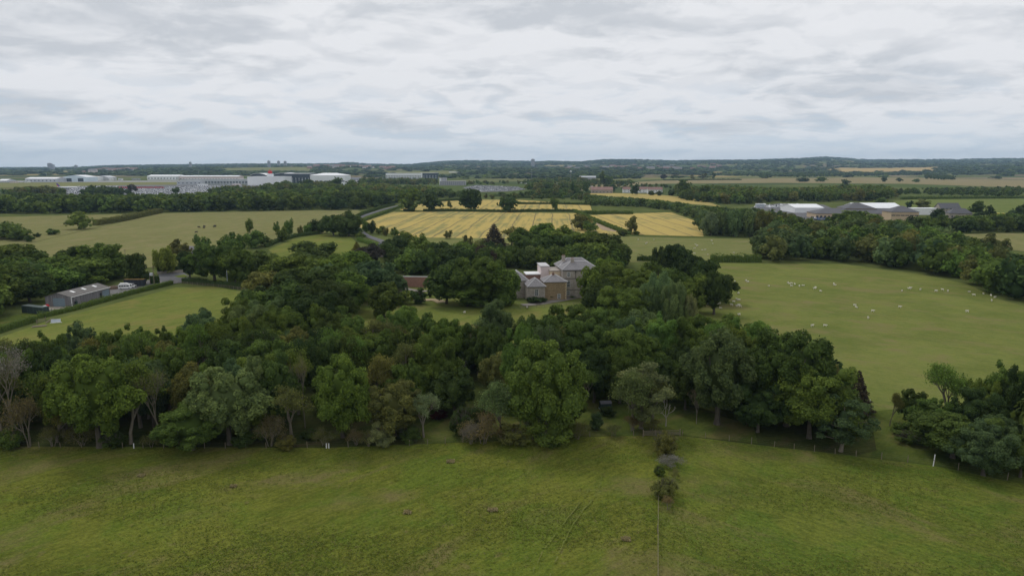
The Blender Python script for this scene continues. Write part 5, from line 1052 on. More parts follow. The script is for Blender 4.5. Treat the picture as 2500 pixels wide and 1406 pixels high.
car_mass([([(400, 474), (405, 458), (560, 453), (640, 453), (600, 466), (530, 474)], 6.5, 2.7, ['white', 'silver', 'silver', 'white', 'black', 'white']),
          ([(285, 476), (290, 462.5), (400, 461.5), (405, 476)], 6.5, 2.7, ['white', 'silver', 'grey', 'white']),
          ([(168, 462), (160, 457), (285, 455), (285, 462)], 6.5, 2.7, ['white', 'silver', 'grey', 'white']),
          ([(640, 463), (640, 455), (720, 454), (840, 454), (840, 462), (720, 465)], 13, 3.8, ['white', 'silver', 'grey', 'black'])])
def sheep_mesh(black=False, lying=False):
    """one skin surface: body, neck, head, four legs"""
    V = [(-.45, 0, .62), (-.15, 0, .66), (.2, 0, .66), (.42, 0, .66), (.60, 0, .80), (.74, 0, .76), (.88, 0, .68)]
    Rr = [(.20, .19), (.25, .24), (.26, .25), (.20, .2), (.10, .10), (.085, .085), (.055, .05)]
    if lying: V = [(x, y, z - .33) for x, y, z in V]
    E = [(i, i + 1) for i in range(6)]
    for bi, x in ((0, -.42), (3, .38)):
        for s in (-1, 1):
            k = len(V)
            if lying: V += [(x, s * .18, .12), (x + .2, s * .22, .05)]; 
            else: V += [(x, s * .12, .38), (x + .02, s * .12, .02)]
            Rr += [(.055, .055), (.035, .035)]; E += [(bi, k), (k, k + 1)]
    k = len(V); z = V[4][2]
    for s in (-1, 1): V.append((.64, s * .14, z + .02)); Rr.append((.025, .02)); E.append((5, len(V) - 1))
    me = bpy.data.meshes.new('sheep_base'); me.from_pydata(V, E, []); o = bpy.data.objects.new('tmp', me); COL.objects.link(o)
    sk = o.modifiers.new('s', 'SKIN'); 
    for i, q in enumerate(Rr): me.skin_vertices[0].data[i].radius = q
    me.skin_vertices[0].data[1].use_root = True
    sb = o.modifiers.new('b', 'SUBSURF'); sb.levels = 1
    dg = bpy.context.evaluated_depsgraph_get(); out = bpy.data.meshes.new_from_object(o.evaluated_get(dg)); out.name = 'sheep'
    bpy.data.objects.remove(o); return out
wool = plain('wool', (.66, .62, .52), .95, .15, 6); face = plain('sheep_face', (.10, .09, .08), .9, .1, 6); hide = plain('black_hide', (.02, .018, .016), .7, .2, 4)
def mk(me, m2, thr=.62):
    me.materials.clear(); me.materials.append(wool); me.materials.append(m2)
    for p in me.polygons: p.material_index = 1 if (p.center.x > thr or p.center.z < .28) else 0
    return me
SHEEP = [mk(sheep_mesh(), wool), mk(sheep_mesh(), face), mk(sheep_mesh(lying=True), wool)]
for s in SHEEP[2:]:
    for p in s.polygons: p.material_index = 0
sh = [(1860 + x / 3.906, 600 + y / 3.906) for x, y in [(66, 383), (247, 355), (263, 366), (285, 362), (280, 380), (314, 370), (358, 388), (390, 377), (503, 410), (512, 402), (560, 430), (684, 366), (694, 373), (1336, 427), (1405, 412), (1415, 406), (1511, 420), (1659, 434), (1722, 422), (1773, 434), (1978, 438), (2022, 472), (2112, 455), (2184, 478), (2222, 495), (2190, 525), (884, 572), (902, 585), (1055, 626), (1313, 587), (1957, 630), (1013, 692), (480, 767), (600, 767), (392, 827)]]
sh1 = [(1200 + x / 3.906, 600 + y / 3.906) for x, y in [(2320, 343), (2425, 335), (2445, 340), (2353, 457), (2340, 515), (2360, 513), (2308, 537), (2290, 567), (2337, 572), (2355, 570), (2372, 582), (2185, 602), (2360, 660), (2000, 552), (2015, 546), (2055, 548), (2095, 552), (2112, 557), (2150, 562), (2170, 552), (2235, 545)]]
sh2 = [(1200 + x / 3.906, 600 + y / 3.906) for x, y in [(1935, 75), (1960, 2), (1935, 25), (2010, 38), (2035, 40), (2062, 86), (2310, 65)]] + [(1200 + x / 3.906, 370 + y / 3.906) for x, y in [(1398, 842), (1470, 880), (1480, 872), (1550, 840), (2100, 850), (2110, 880), (1945, 882), (1960, 898), (1700, 898)]]
rr = random.Random(9)
for lst, where, grp in ((sh, 'out on the big right pasture', 'sheep on the big pasture'), (sh1, 'near the dark tree beside the pasture', 'sheep by the dark tree'), (sh2, 'on the back pasture', 'sheep on the back pasture'), ([(1134, 764)], 'alone below the house lawn', 'sheep below the lawn'), ([(1287, 752)], 'by the fence below the house', 'sheep below the house')):
    lst = sorted(lst)
    for i, (x, y) in enumerate(lst):
        o = mobj('sheep', SHEEP[rr.choice((0, 0, 1, 2))], loc=G(x, y + 1.5, .1), rz=rr.uniform(0, 6.28)); o.scale = (.95, .95, .95)
        tag(o, 'white sheep' + (', %s from the left' % ordw(i + 1) if len(lst) > 1 else '') + ' ' + where, 'sheep', grp)
cow = sheep_mesh(); cow.materials.clear(); cow.materials.append(hide); cow.name = 'cow'
for i, (x, y) in enumerate(sorted([(486, 555.5), (499, 553.5), (498, 557), (523, 554.5), (525.5, 552.5), (479, 568)])):
    o = mobj('cow', cow, loc=G(x, y + 1.5, .1), rz=rr.uniform(-.5, .5) + (3.14 if i % 2 else 0)); o.scale = (1.9, 1.9, 1.75); tag(o, 'black cow, %s from the left on the long pasture' % ordw(i + 1), 'cow', 'cows on the long pasture')

# ------------------------------------------------------------------ fences and poles
def fence(pts, gap, h, label, posts=.065, rails=3, mat=M['wood'], name='wire_fence', wire=True, seed=1, rail_r=.005):
    rng = random.Random(seed); P = [G(*q) for q in pts]; r = empty(name, P[0]); tag(r, label, 'fence'); o = P[0]
    me = MB(); me.tube([(0, 0, -.1), (0, 0, h)], [posts, posts * .9], 6); me = me.mesh('post', mat); w_ = MB(); acc = 0; prev = None
    for a, b in zip(P, P[1:]):
        L = (b - a).length; n = max(1, round(L / gap))
        for i in range(n + (b is P[-1])):
            p = a + (b - a) * (i / n) - o; q = mobj('post', me, r, p); q.rotation_euler = (rng.uniform(-.06, .06), rng.uniform(-.06, .06), rng.uniform(0, 3)); q.scale = (1, 1, rng.uniform(.9, 1.15))
        for k in range(rails): z = h * (.35 + .6 * k / max(1, rails - 1)); w_.tube([a - o + Vector((0, 0, z)), b - o + Vector((0, 0, z))], [rail_r, rail_r], 3)
    w_.build('wire' if wire else 'rail', M['wood'] if wire else mat, r)
fence([(-60, 1093), (200, 1093), (500, 1095), (800, 1093), (1000, 1088), (1130, 1080), (1300, 1074), (1440, 1066), (1600, 1062)], 3.8, 1.15, 'post and wire fence along the near edge of the wood')
fence([(1665, 1063), (1780, 1076), (1890, 1091), (2090, 1114), (2280, 1137), (2400, 1158), (2520, 1186)], 3.8, 1.15, 'post and wire fence below the right end of the wood', seed=2)
fence([(1606, 1430), (1606, 1300), (1607, 1215)], 9.0, 1.1, 'taut wire fence running up between the two near meadows', seed=3, rail_r=.032)
fence([(425, 692), (470, 696), (560, 704), (612, 712)], 3.0, 1.2, 'timber fence along the top of the paddock', seed=4, rail_r=.04, wire=False)
fence([(1270, 754), (1330, 750), (1400, 745), (1440, 742)], 3.0, 1.1, 'low timber fence below the house drive', seed=5, rail_r=.04, wire=False)
fence([(880, 748), (950, 748), (960, 744)], 2.5, 1.1, 'timber fence under the garden trees', seed=6, rail_r=.05, wire=False)
def rail_gate(pa, pb, label):
    a, b = G(*pa), G(*pb); L = (b - a).length; r = empty('field_gate', a, math.atan2(b.y - a.y, b.x - a.x)); tag(r, label, 'gate')
    m = MB(); m.tube([(0, 0, 0), (0, 0, 1.4)], [.1, .1]); m.build('gate_post', M['wood'], r); m = MB(); m.tube([(L, 0, 0), (L, 0, 1.4)], [.1, .1]); m.build('gate_post', M['wood'], r)
    m = MB()
    for z in (.3, .55, .8, 1.1): m.box(.1, L - .1, -.03, .03, z, z + .08)
    m.build('gate_rails', M['wood'], r)
rail_gate((90, 791), (112, 784), 'dark timber field gate in the hedge gap'); rail_gate((1570, 1066), (1660, 1064), 'broken rail gate at the top of the hedge line')
def pole(px, yb, yt, label, name='utility_pole', arm=True, rad=.14, mat=M['wood'], cat='pole'):
    b = G(px, yb); h = top_h(b, px, yt); r = empty(name, b); tag(r, label, cat); m = MB(); m.tube([(0, 0, 0), (0, 0, h)], [rad, rad * .75], 7); m.build('pole', mat, r)
    if arm: m = MB(); m.box(-.9, .9, -.07, .07, h - .5, h - .35); m.build('crossarm', mat, r); 
    return r, h
r1, h1 = pole(367, 694, 656, 'left pole of the twin transformer poles', arm=False); r2, h2 = pole(377, 697, 650, 'right taller pole of the twin transformer poles', rad=.16)
m = MB(); m.box(-.6, .6, -.4, .4, h2 * .52, h2 * .52 + 1.1); m.build('transformer', M['metalg'], r2, (-.9, 0, 0))
pole(556, 699, 659, 'lone pale pole before the trees above the paddock', mat=M['galv'], rad=.11, arm=False); pole(308, 645, 609, 'distant wooden pole behind the barn trees')
for px, yb, yt, lab in ((2278, 1138, 1109, 'white banded marker post by the fence at right'), (2121, 1002, 975, 'white marker post beside the dark pine')):
    b = G(px, yb); h = top_h(b, px, yt); r = empty('marker_post', b); tag(r, lab, 'post'); m = MB(); m.tube([(0, 0, 0), (.12, 0, h)], [.075, .075], 8); m.build('post', M['white'], r)
    m = MB(); m.tube([(.06, 0, h * .48), (.07, 0, h * .54)], [.085, .085], 8); m.build('band', M['trim'], r)
for px, yb, lab in ((797, 1094, 'left white stub post in the near fence'), (803, 1094, 'right white stub post in the near fence'), (327, 1094, 'white stub post below the domed tree')):
    b = G(px, yb); m = MB(); m.tube([(0, 0, 0), (0, 0, .5), (.02, 0, .95)], [.095, .09, .08], 7); o = m.build('stub_post', M['white'], loc=b); tag(o, lab, 'post')
# bits in the yard
def yard_bits():
    r = empty('white_trough', G(124, 789), R(22)); tag(r, 'white tilted metal trough by the hedge', 'trough')
    m = MB(); m.add([(0, 0, .05), (2.7, 0, .05), (2.7, .6, 1.1), (0, .6, 1.1), (0, .12, .05), (2.7, .12, .05), (2.7, .72, 1.1), (0, .72, 1.1)], [(0, 1, 2, 3), (4, 7, 6, 5), (0, 4, 5, 1), (1, 5, 6, 2), (2, 6, 7, 3), (3, 7, 4, 0)]); m.build('back_panel', M['galv'], r)
    m = MB(); m.box(-.1, 3.1, -.55, 0, .05, .2); m.box(-.1, 3.1, -.6, -.5, .2, .3); m.build('tray', M['white'], r)
    for i, (x, y, a) in enumerate(((112, 789, 70), (116, 788, 62))):
        m = MB(); m.box(0, 2.4, 0, .25, 0, .06); m.box(0, 2.4, .3, .45, 0.0, .06); m.box(.1, .2, .25, .3, 0, .05); o = m.build('timber_plank', M['wood'], loc=G(x, y, .1), rz=R(a)); o.rotation_euler = (0, R(-25), R(a)); tag(o, ('left' if i == 0 else 'right') + ' timber plank leaning beside the white trough', 'plank', 'planks beside the trough')
    r = empty('pallet_stack', G(92, 798), R(25)); tag(r, 'flat pile of weathered pallets on the grass below the gate', 'pallets')
    for k in range(2):
        m = MB()
        for j in range(6): m.box(-1.6 + k * .3, 2.2 + k * .3, -.9 + j * .32, -.7 + j * .32, k * .18 + .12, k * .18 + .16)
        for x in (-1.4, .2, 1.9): m.box(x + k * .3, x + k * .3 + .12, -.9, .9, k * .18 + .02, k * .18 + .12)
        m.build('pallet', M['wood'], r)
    rng = np.random.RandomState(3)
    def heap(name, loc, rad, h, mat, label, cat):
        V = SVH * np.array([rad, rad, h]) * rng.uniform(.85, 1.12, (len(SVH), 1)); V[:, 2] = np.maximum(V[:, 2], -.05)
        tag(mobj(name, arr_mesh(name, V, [SH4, SH3], [mat], smooth=False), loc=loc), label, cat)
    SVH, SH4, SH3 = sphere_vf(16, 12)
    heap('gravel_heap', G(276, 706), 2.6, 1.5, plain('brown_gravel', (.12, .085, .06), .95, .3, 2), 'brown heap of gravel between the barn and the camper van', 'heap')
    heap('tarpaulin_heap', G(119, 748), 1.2, 1.2, M['red'], 'crumpled red tarpaulin heap beside the barn', 'tarpaulin'); heap('sack_heap', G(108, 751), 1.1, .8, M['white'], 'white sacks heaped left of the red tarpaulin', 'sacks')
    r = empty('small_shed', G(1480, 1002), R(8)); tag(r, 'small dark green shed with a white base in the wood glade', 'shed'); m = MB(); m.box(-1.1, 1.1, 0, 1.6, .15, 1.5); m.build('wall', M['green'], r); m = MB(); m.box(-1.2, 1.2, -.1, 1.7, 0, .14); m.build('base', M['galv'], r); m = MB(); m.gable(-1.1, 1.1, 0, 1.6, 1.5, .35, .06, .1); m.build('roof', M['slated'], r)
yard_bits()
m = MB(); a, b = G(384, 670), G(452, 665); L = (b - a).length; m.box(0, L, 0, .4, 0, 1.3); o = m.build('stone_wall', M['stone'], loc=a, rz=math.atan2(b.y - a.y, b.x - a.x)); tag(o, 'low stone wall behind the turning lane', 'wall')

# ------------------------------------------------------------------ other buildings
def block(name, label, cat, px, yb, wpx, ytop, depth, wall, roofm, roof='flat', rh=0, win=None, rz=0, door=None, fascia=None, wmat=None):
    """building whose front base centre is seen at px,yb"""
    b = G(px, yb); W = wpx / ppm(b); h = top_h(b, px, ytop) - (rh if roof != 'flat' else 0); h = max(h, 1.5); r = empty(name, b, rz); tag(r, label, cat); x0, x1 = -W / 2, W / 2
    m = MB()
    if roof in ('gx', 'gy'): m.house_walls(x0, x1, 0, depth, h, rh, roof[1])
    else: m.box(x0, x1, 0, depth, 0, h)
    wl = m.build('wall', wall, r); m = MB()
    if roof == 'flat': m.box(x0 - .3, x1 + .3, -.3, depth + .3, h + .003, h + .5)
    elif roof == 'hip': m.hip(x0, x1, 0, depth, h + .003, rh, .6)
    else: m.gable(x0, x1, 0, depth, h + .01, rh, .25, .5, axis=roof[1])
    m.build('roof', roofm, r)
    if win:
        nx, zs, ww, wh = win
        me = MB(); me.box(-ww / 2, ww / 2, -.08, -.003, -wh / 2, wh / 2); me = me.mesh('window', wmat or M['dglass'])
        for z in zs:
            for i in range(nx): mobj('window', me, r, (x0 + (i + .5) * W / nx, 0, z))
    if door:
        for dx, dw, dh in door: m = MB(); m.box(dx * W - dw / 2, dx * W + dw / 2, -.1, -.004, 0, dh); m.build('door', M['dglass'], r)
    if fascia: m = MB(); m.box(x0 - .35, x1 + .35, -.5, -.31, h - .6, h + .6); m.build('fascia', fascia, r)
    return r, W, h
mw, mg, mbu, dg = M['metalw'], M['metalg'], M['metalb'], M['dglass']
block('hangar', 'low pale hangar at the left edge of the airfield', 'hangar', 5, 446, 22, 438, 40, mg, mw, 'gx', 4)
block('hangar', 'long low hangar left of the big bluish hangar', 'hangar', 100, 445, 76, 433.5, 50, mg, mw, 'gx', 4, (8, [5], 4, 3))
block('hangar', 'big bluish white hangar with shallow gabled roof', 'hangar', 183, 444, 58, 428, 60, mbu, mw, 'gy', 6, door=[(-.25, 18, 11), (.25, 18, 11)])
block('hangar', 'low white shed joined right of the bluish hangar', 'hangar', 225, 441.5, 28, 431.5, 40, mw, mw, 'gx', 2)
block('hangar', 'pale ribbed hangar with cross gable right of the white shed', 'hangar', 250, 441, 30, 429.5, 50, mg, mg, 'gy', 6)
block('hangar', 'long white hangar in the centre of the airfield', 'hangar', 398, 440, 76, 427.5, 60, mw, mw, 'gx', 4, (10, [6], 5, 3))
block('hangar', 'very long low white hangar before the terminal', 'hangar', 510, 440, 144, 429, 50, M['pinkw'], mw, 'gx', 3, (20, [4], 5, 3))
block('airport_office', 'tiny grey airfield hut with white wall', 'building', 270, 441, 8, 436, 10, mw, mw)
block('airport_pier', 'long grey glazed airport pier with band of windows', 'terminal', 530, 450.5, 180, 438, 30, mg, mg, win=(24, [7, 3.5], 6, 2.2))
block('airport_pier', 'short grey pier with dark stand gates at its left', 'terminal', 462, 452, 60, 443, 20, mg, mg, win=(6, [5], 4, 2))
block('terminal_building', 'white windowless block below the control tower', 'terminal', 650, 454, 90, 432, 60, mw, mg, fascia=mw)
def arch(px, yb, wpx, ytop, rise, depth, label):
    b = G(px, yb); W = wpx / ppm(b); h = top_h(b, px, ytop); r = empty('arched_roof_hall', b); tag(r, label, 'terminal')
    pts = [(-W / 2 + W * i / 12, h - rise + rise * (1 - (2 * i / 12 - 1) ** 2)) for i in range(13)]
    m = MB(); V = []; 
    for y in (0, depth): V += [(x, y, z) for x, z in pts]
    m.add(V, [(i, i + 1, 14 + i, 13 + i) for i in range(12)]); V2 = [(x, -1, z + .8) for x, z in pts] + [(x, depth, z + .8) for x, z in pts] + [(x, -1, z) for x, z in pts]
    m.add(V2, [(i, i + 1, 14 + i, 13 + i) for i in range(12)] + [(26 + i, 27 + i, i + 1, i) for i in range(12)]); m.build('roof', mw, r)
    g = MB(); g.add([(x, 0, 0) for x, z in pts] + [(x, 0, z) for x, z in pts], [(i, i + 1, 14 + i, 13 + i) for i in range(12)]); g.build('glass_front', dg, r)
arch(632, 449, 40, 424, 5, 50, 'left arched terminal hall with dark glazing'); arch(695, 449, 55, 423, 5, 50, 'right arched terminal hall with dark glazing')
block('terminal_building', 'glazed terminal block with white roof edge right of the arches', 'terminal', 727, 452, 62, 424, 50, dg, mw, fascia=mw, win=(8, [16, 9], 1.2, 6), wmat=mg)
block('terminal_building', 'bright white terminal end block with skylights', 'terminal', 800, 452, 88, 423, 60, mw, mw, 'hip', 6, (8, [10], 7, 3))
for i, (x, y, w_, yt, mt, lab) in enumerate([(30, 447, 14, 443, 'pinkw', 'low pale hut at the far left edge of the airfield'), (62, 446, 10, 442, 'metalw', 'small white cabin left of the long low hangar'), (292, 441, 7, 436.5, 'metalw', 'tiny white hut right of the pale ribbed hangar'), (330, 440, 16, 436.5, 'tower', 'low grey airfield shed left of the central hangar'), (590, 447, 26, 440, 'metalg', 'grey service block at the right end of the long pier'), (575, 455, 16, 449, 'pinkw', 'low pale canopy building before the grey pier'), (492, 456, 20, 450, 'metalw', 'white canopy roof among the airport cars'), (870, 441, 26, 434, 'tower', 'low grey block right of the white terminal end')]):
    block('airfield_building', lab, 'building', x, y, w_, yt, 14, M[mt], M['metalg'], win=(4, [2.5], 2, 1.5))
def ctower():
    b = G(660, 453); h = top_h(b, 660, 413); r = empty('control_tower', b); tag(r, 'white control tower with a red top above the terminal', 'tower')
    m = MB(); m.box(-7, 7, -1, 10, 0, h - 12); m.build('shaft', mw, r); m = MB(); m.tube([(0, 4, h - 12), (0, 4, h - 9), (0, 4, h - 5)], [4, 5.5, 5], 10); m.build('cab', M['red'], r); m = MB(); m.tube([(0, 4, h - 5), (0, 4, h)], [1.2, .3], 6); m.build('mast', M['red'], r)
ctower()
block('office_building', 'long white office block with ranks of windows', 'office', 985, 440, 86, 423.5, 40, mw, mg, win=(22, [4, 9, 14], 4, 3))
block('office_building', 'glazed right wing of the white office block', 'office', 1046, 438, 44, 423, 30, dg, mw, win=(6, [6, 12], 1.5, 4), wmat=mw)
block('office_building', 'low white roofed office behind the trees at centre', 'office', 1122, 428, 52, 420, 30, mw, mw, win=(8, [5], 6, 3))
block('hotel_building', 'pale stepped hotel with square towers by the car park', 'hotel', 1105, 453, 62, 443, 30, M['tower'], M['tower'], win=(12, [3, 8], 2.5, 2))
block('stair_tower', 'square pale stair tower on the stepped hotel', 'hotel', 1084, 452.5, 12, 435, 12, M['tower'], M['tower'])
block('stair_tower', 'thin pale chimney tower at the left of the hotel', 'hotel', 1075, 452, 4, 435, 6, M['metalw'], M['tower'])
block('showroom', 'long buff brick showroom with slate roof and arched windows', 'showroom', 2115, 535, 240, 511, 26, M['buff'], M['slated'], 'hip', 4.5, (26, [1.8], 2.0, 2.2), rz=R(-6))
block('roof_pavilion', 'left pyramid roofed pavilion of the showroom', 'showroom', 2100, 533, 70, 497, 24, M['buff'], M['slated'], 'hip', 5, (6, [6.2], 3.5, .9), rz=R(-6))
block('roof_pavilion', 'right pyramid roofed pavilion of the showroom', 'showroom', 2208, 540, 64, 505, 20, M['buff'], M['slated'], 'hip', 5, (6, [5.2], 3.5, .9), rz=R(-6))
block('warehouse', 'white roofed warehouse behind the left end of the showroom', 'warehouse', 1975, 520, 70, 501, 40, mw, mw, 'gx', 3)
block('warehouse', 'large white sheet roofed warehouse behind the showroom', 'warehouse', 2150, 512, 110, 498, 40, mw, mw, 'gx', 5)
block('warehouse', 'low white flat roofed shed right of the pavilion', 'warehouse', 2260, 525, 60, 510, 12, mw, mw)
block('farmhouse', 'dark slate roofed farmhouse right of the showroom', 'house', 2320, 524, 48, 497, 12, M['stone'], M['slated'], 'gx', 5, (5, [3, 6], 1.2, 1.5))
block('farmhouse', 'lower slate roofed wing before the farmhouse', 'house', 2345, 534, 50, 510, 10, M['stone'], M['slated'], 'hip', 4.5, (4, [2], 1.3, 1.5), rz=R(-12))
block('storage_cabin', 'pale blue grey storage cabin at the left of the yard', 'cabin', 1857, 507, 18, 499, 6, M['galv'], mw)
block('lorry_trailer', 'yellow topped dark lorry trailer on the field edge at right', 'lorry', 2438, 532, 24, 522, 3, M['black'], M['yellow'])
block('bungalow', 'brown roofed bungalow with a white gabled end', 'house', 1470, 472, 52, 457, 14, M['stone'], M['tile'], 'gx', 5, (6, [2.2], 2, 1.5))
block('terraced_house', 'left white cottage with a red tiled roof', 'house', 1530, 471, 18, 457, 9, M['white'], M['tile'], 'gx', 4, (2, [2, 5], 1.2, 1.3))
block('terraced_house', 'middle red tiled cottage partly behind a dark tree', 'house', 1568, 471, 30, 457, 9, M['white'], M['tile'], 'gx', 4, (4, [2, 5], 1.2, 1.3))
block('terraced_house', 'right row of white cottages under a long red roof', 'house', 1599, 473, 36, 457.5, 9, M['white'], M['tile'], 'gx', 4, (6, [2, 5], 1.2, 1.3))
block('farm_cottage', 'grey roofed cottage by the lane behind the lime tree', 'house', 458, 626, 44, 604, 9, M['stone'], M['slate'], 'gx', 3.2, (3, [2], 1.2, 1.3))
block('lodge', 'small dark slate lodge with a steep gable among the trees', 'house', 925, 628, 26, 596, 10, M['stone'], M['slated'], 'gy', 4.2, (1, [2], 1.2, 1.5))
block('farm_building', 'pale low farm building behind the far hedge at centre', 'building', 1435, 440, 40, 430, 20, M['tower'], M['metalg'], 'gx', 4)
block('farm_building', 'long grey farm shed beyond the far fields at centre', 'building', 1244, 424, 26, 416, 20, M['tower'], M['tile'], 'gx', 4)
# blocks of flats and houses on the far hills
def far_pt(px, y):
    x = (px - 1250) / FPX * y * CP; return Vector((x, y, ground_z(x, y)))
for px, w_, yt, lab in ((120, 9, 399, 'left taller block of the twin flats on the far left skyline'), (127, 7, 402, 'right lower block of the twin flats on the far left skyline'), (184, 6, 404, 'small block of flats right of the twin flats'), (464, 4, 396, 'small pale tower block on the left skyline'), (656, 6, 393, 'left of three slim tower blocks on the skyline'), (680, 6, 393.5, 'middle of three slim tower blocks on the skyline'), (696, 6, 394, 'right of three slim tower blocks on the skyline'), (1301, 9, 389, 'square tower block on the central skyline')):
    b = far_pt(px, 6500); W = w_ / ppm(b); h = top_h(b, px, yt) - b.z; r = empty('tower_block', b); tag(r, lab, 'flats'); m = MB(); m.box(-W / 2, W / 2, 0, 18, -10, h); m.box(-W / 6, W / 6, 3, 12, h, h + 4); m.build('wall', M['tower'], r)
    for k in range(8): z = h * (.1 + .11 * k); m = MB(); m.box(-W / 2 + 1, W / 2 - 1, -.3, -.01, z, z + 1.6); m.build('window_band', dg, r)
fm = MB(); fm.house_walls(-9, 9, 0, 9, 6, 4); fm.gable(-9, 9, 0, 9, 6, 4, .4, .5, 1); FH = {c: fm.mesh('distant_house', [w2, r2_]) for c, w2, r2_ in (('white', M['white'], M['tile']), ('brick', M['wallbrick'], M['tile']), ('pale', M['pinkw'], M['slate']))}
rh_ = random.Random(31)
for (c0, c1, y0, y1, n, nm) in ((200, 330, 4200, 5600, 26, 'in the pale suburb on the left hill'), (700, 960, 4600, 6200, 34, 'in the suburb on the hill behind the terminal'), (1380, 1760, 4500, 6500, 40, 'in the village on the far central slope')):
    for i in range(n):
        p = far_pt(rh_.uniform(c0, c1), rh_.uniform(y0, y1)); c = rh_.choice(list(FH)); o = mobj('distant_house', FH[c], loc=p, rz=rh_.uniform(-.6, .6)); s = rh_.uniform(1.2, 2.2); o.scale = (s * 1.3, s, s)
        tag(o, 'tiny %s gabled house %s' % ({'white': 'white', 'brick': 'red brick', 'pale': 'pale grey roofed'}[c], nm), 'house', 'houses ' + nm)
# aeroplane
def plane():
    b = G(166, 462); L = 50 / ppm(b); r = empty('aeroplane', b, R(2)); tag(r, 'white airliner with a purple and orange tail on the apron', 'aeroplane'); k = L / 44
    m = MB(); prof = [(-22, .3, 4.6), (-18, 1.0, 4.3), (-12, 1.8, 3.9), (-6, 2.0, 3.8), (14, 2.0, 3.8), (18, 1.7, 3.7), (20.5, 1.0, 3.5), (22, .15, 3.4)]
    m.tube([(x * k, 0, z * k) for x, rr_, z in prof], [rr_ * k for x, rr_, z in prof], 14); m.build('fuselage', M['white'], r)
    m = MB(); m.add([(-21.5 * k, -.2, 5 * k), (-15 * k, -.2, 5.5 * k), (-20.5 * k, -.2, 12.5 * k), (-23.5 * k, -.2, 12.5 * k), (-21.5 * k, .2, 5 * k), (-15 * k, .2, 5.5 * k), (-20.5 * k, .2, 12.5 * k), (-23.5 * k, .2, 12.5 * k)], [(0, 1, 2, 3), (4, 7, 6, 5), (0, 4, 5, 1), (1, 5, 6, 2), (2, 6, 7, 3), (3, 7, 4, 0)]); f = m.build('tail_fin', M['purple'], r)
    m = MB(); m.add([(-22 * k, -.24, 5.5 * k), (-19 * k, -.24, 5.5 * k), (-21.5 * k, -.24, 8.6 * k), (-22.6 * k, -.24, 8.6 * k)], [(0, 1, 2, 3)]); m.build('tail_flash', M['orange'], f)
    for s in (-1, 1):
        m = MB(); m.add([(3 * k, s * 1.8 * k, 3 * k), (-3 * k, s * 1.8 * k, 3 * k), (-9 * k, s * 17 * k, 4 * k), (-7 * k, s * 17 * k, 4 * k), (3 * k, s * 1.8 * k, 3.4 * k), (-3 * k, s * 1.8 * k, 3.4 * k), (-9 * k, s * 17 * k, 4.2 * k), (-7 * k, s * 17 * k, 4.2 * k)], [(0, 1, 2, 3), (4, 7, 6, 5), (0, 4, 5, 1), (1, 5, 6, 2), (2, 6, 7, 3), (3, 7, 4, 0)]); m.build('wing', M['galv'], r)
        m = MB(); m.add([(-18 * k, s * .8 * k, 5 * k), (-21 * k, s * .8 * k, 5 * k), (-23 * k, s * 6 * k, 5.4 * k), (-21.5 * k, s * 6 * k, 5.4 * k), (-18 * k, s * .8 * k, 5.2 * k), (-21 * k, s * .8 * k, 5.2 * k), (-23 * k, s * 6 * k, 5.5 * k), (-21.5 * k, s * 6 * k, 5.5 * k)], [(0, 1, 2, 3), (4, 7, 6, 5), (0, 4, 5, 1), (1, 5, 6, 2), (2, 6, 7, 3), (3, 7, 4, 0)]); m.build('tailplane', M['white'], r)
        m = MB(); m.tube([(-1 * k, s * 6 * k, 2.4 * k), (3.5 * k, s * 6 * k, 2.4 * k)], [1.0 * k, 1.2 * k], 10); m.build('engine', M['galv'], r); m = MB(); m.tube([(-1.5 * k, s * 3 * k, 0), (-1.5 * k, s * 3 * k, 3 * k)], [.5 * k, .3 * k], 6); m.build('landing_gear', M['tyre'], r)
    m = MB(); m.tube([(15 * k, 0, 0), (15 * k, 0, 2.5 * k)], [.4 * k, .3 * k], 6); m.build('landing_gear', M['tyre'], r)
plane()
for i, (px, yb, yt) in enumerate([(690, 456, 441), (739, 457, 440), (793, 458, 442), (819, 457, 441), (844, 458, 440), (935, 452, 436), (1298, 440, 415), (1360, 466, 448), (115, 440, 424), (486, 440, 420)]):
    b = G(px, yb); h = top_h(b, px, yt); r = empty('lamp_mast', b); tag(r, 'thin pale lighting mast, %s from the left near the airport road' % ordw([9, 10, 1, 2, 3, 4, 5, 6, 7, 8].index(i + 1 if i < 8 else i + 1) + 1 if False else sorted([690, 739, 793, 819, 844, 935, 1298, 1360, 115, 486]).index(px) + 1), 'lamp', 'lighting masts'); m = MB(); m.tube([(0, 0, 0), (0, 0, h)], [.35, .22], 5); m.build('pole', M['galv'], r); m = MB(); m.box(-2, 2, -.3, .3, h, h + .5); m.build('lamp_head', mw, r)
b = G(1393, 446); h = top_h(b, 1393, 417); r = empty('radar_mast', b); tag(r, 'white radar ball on a pole beyond the road', 'mast'); m = MB(); m.tube([(0, 0, 0), (0, 0, h - 4)], [.6, .5], 6); m.build('pole', M['trim'], r); m = MB(); m.tube([(0, 0, h - 5), (0, 0, h - 4), (0, 0, h - 2.5), (0, 0, h - 1), (0, 0, h)], [1, 2.6, 3.2, 2.6, .6], 10); m.build('radome', mw, r)
for px, yt, lab in ((1671, 386, 'lattice pylon on the right centre skyline'), (1568, 388, 'lattice pylon left of the taller skyline pylon')):
    b = far_pt(px, 7000); h = 48; r = empty('pylon', b); tag(r, lab, 'pylon'); m = MB()
    for sx_ in (-1, 1):
        for sy in (-1, 1): m.tube([(sx_ * 4, sy * 4, 0), (sx_ * .6, sy * .6, h)], [.7, .5], 4)
    m.build('tower_frame', M['trim'], r)
    m = MB(); [m.box(-q, q, -.3, .3, z, z + .6) for z, q in ((30, 9), (37, 11), (44, 8))]; m.build('crossarm', M['trim'], r)

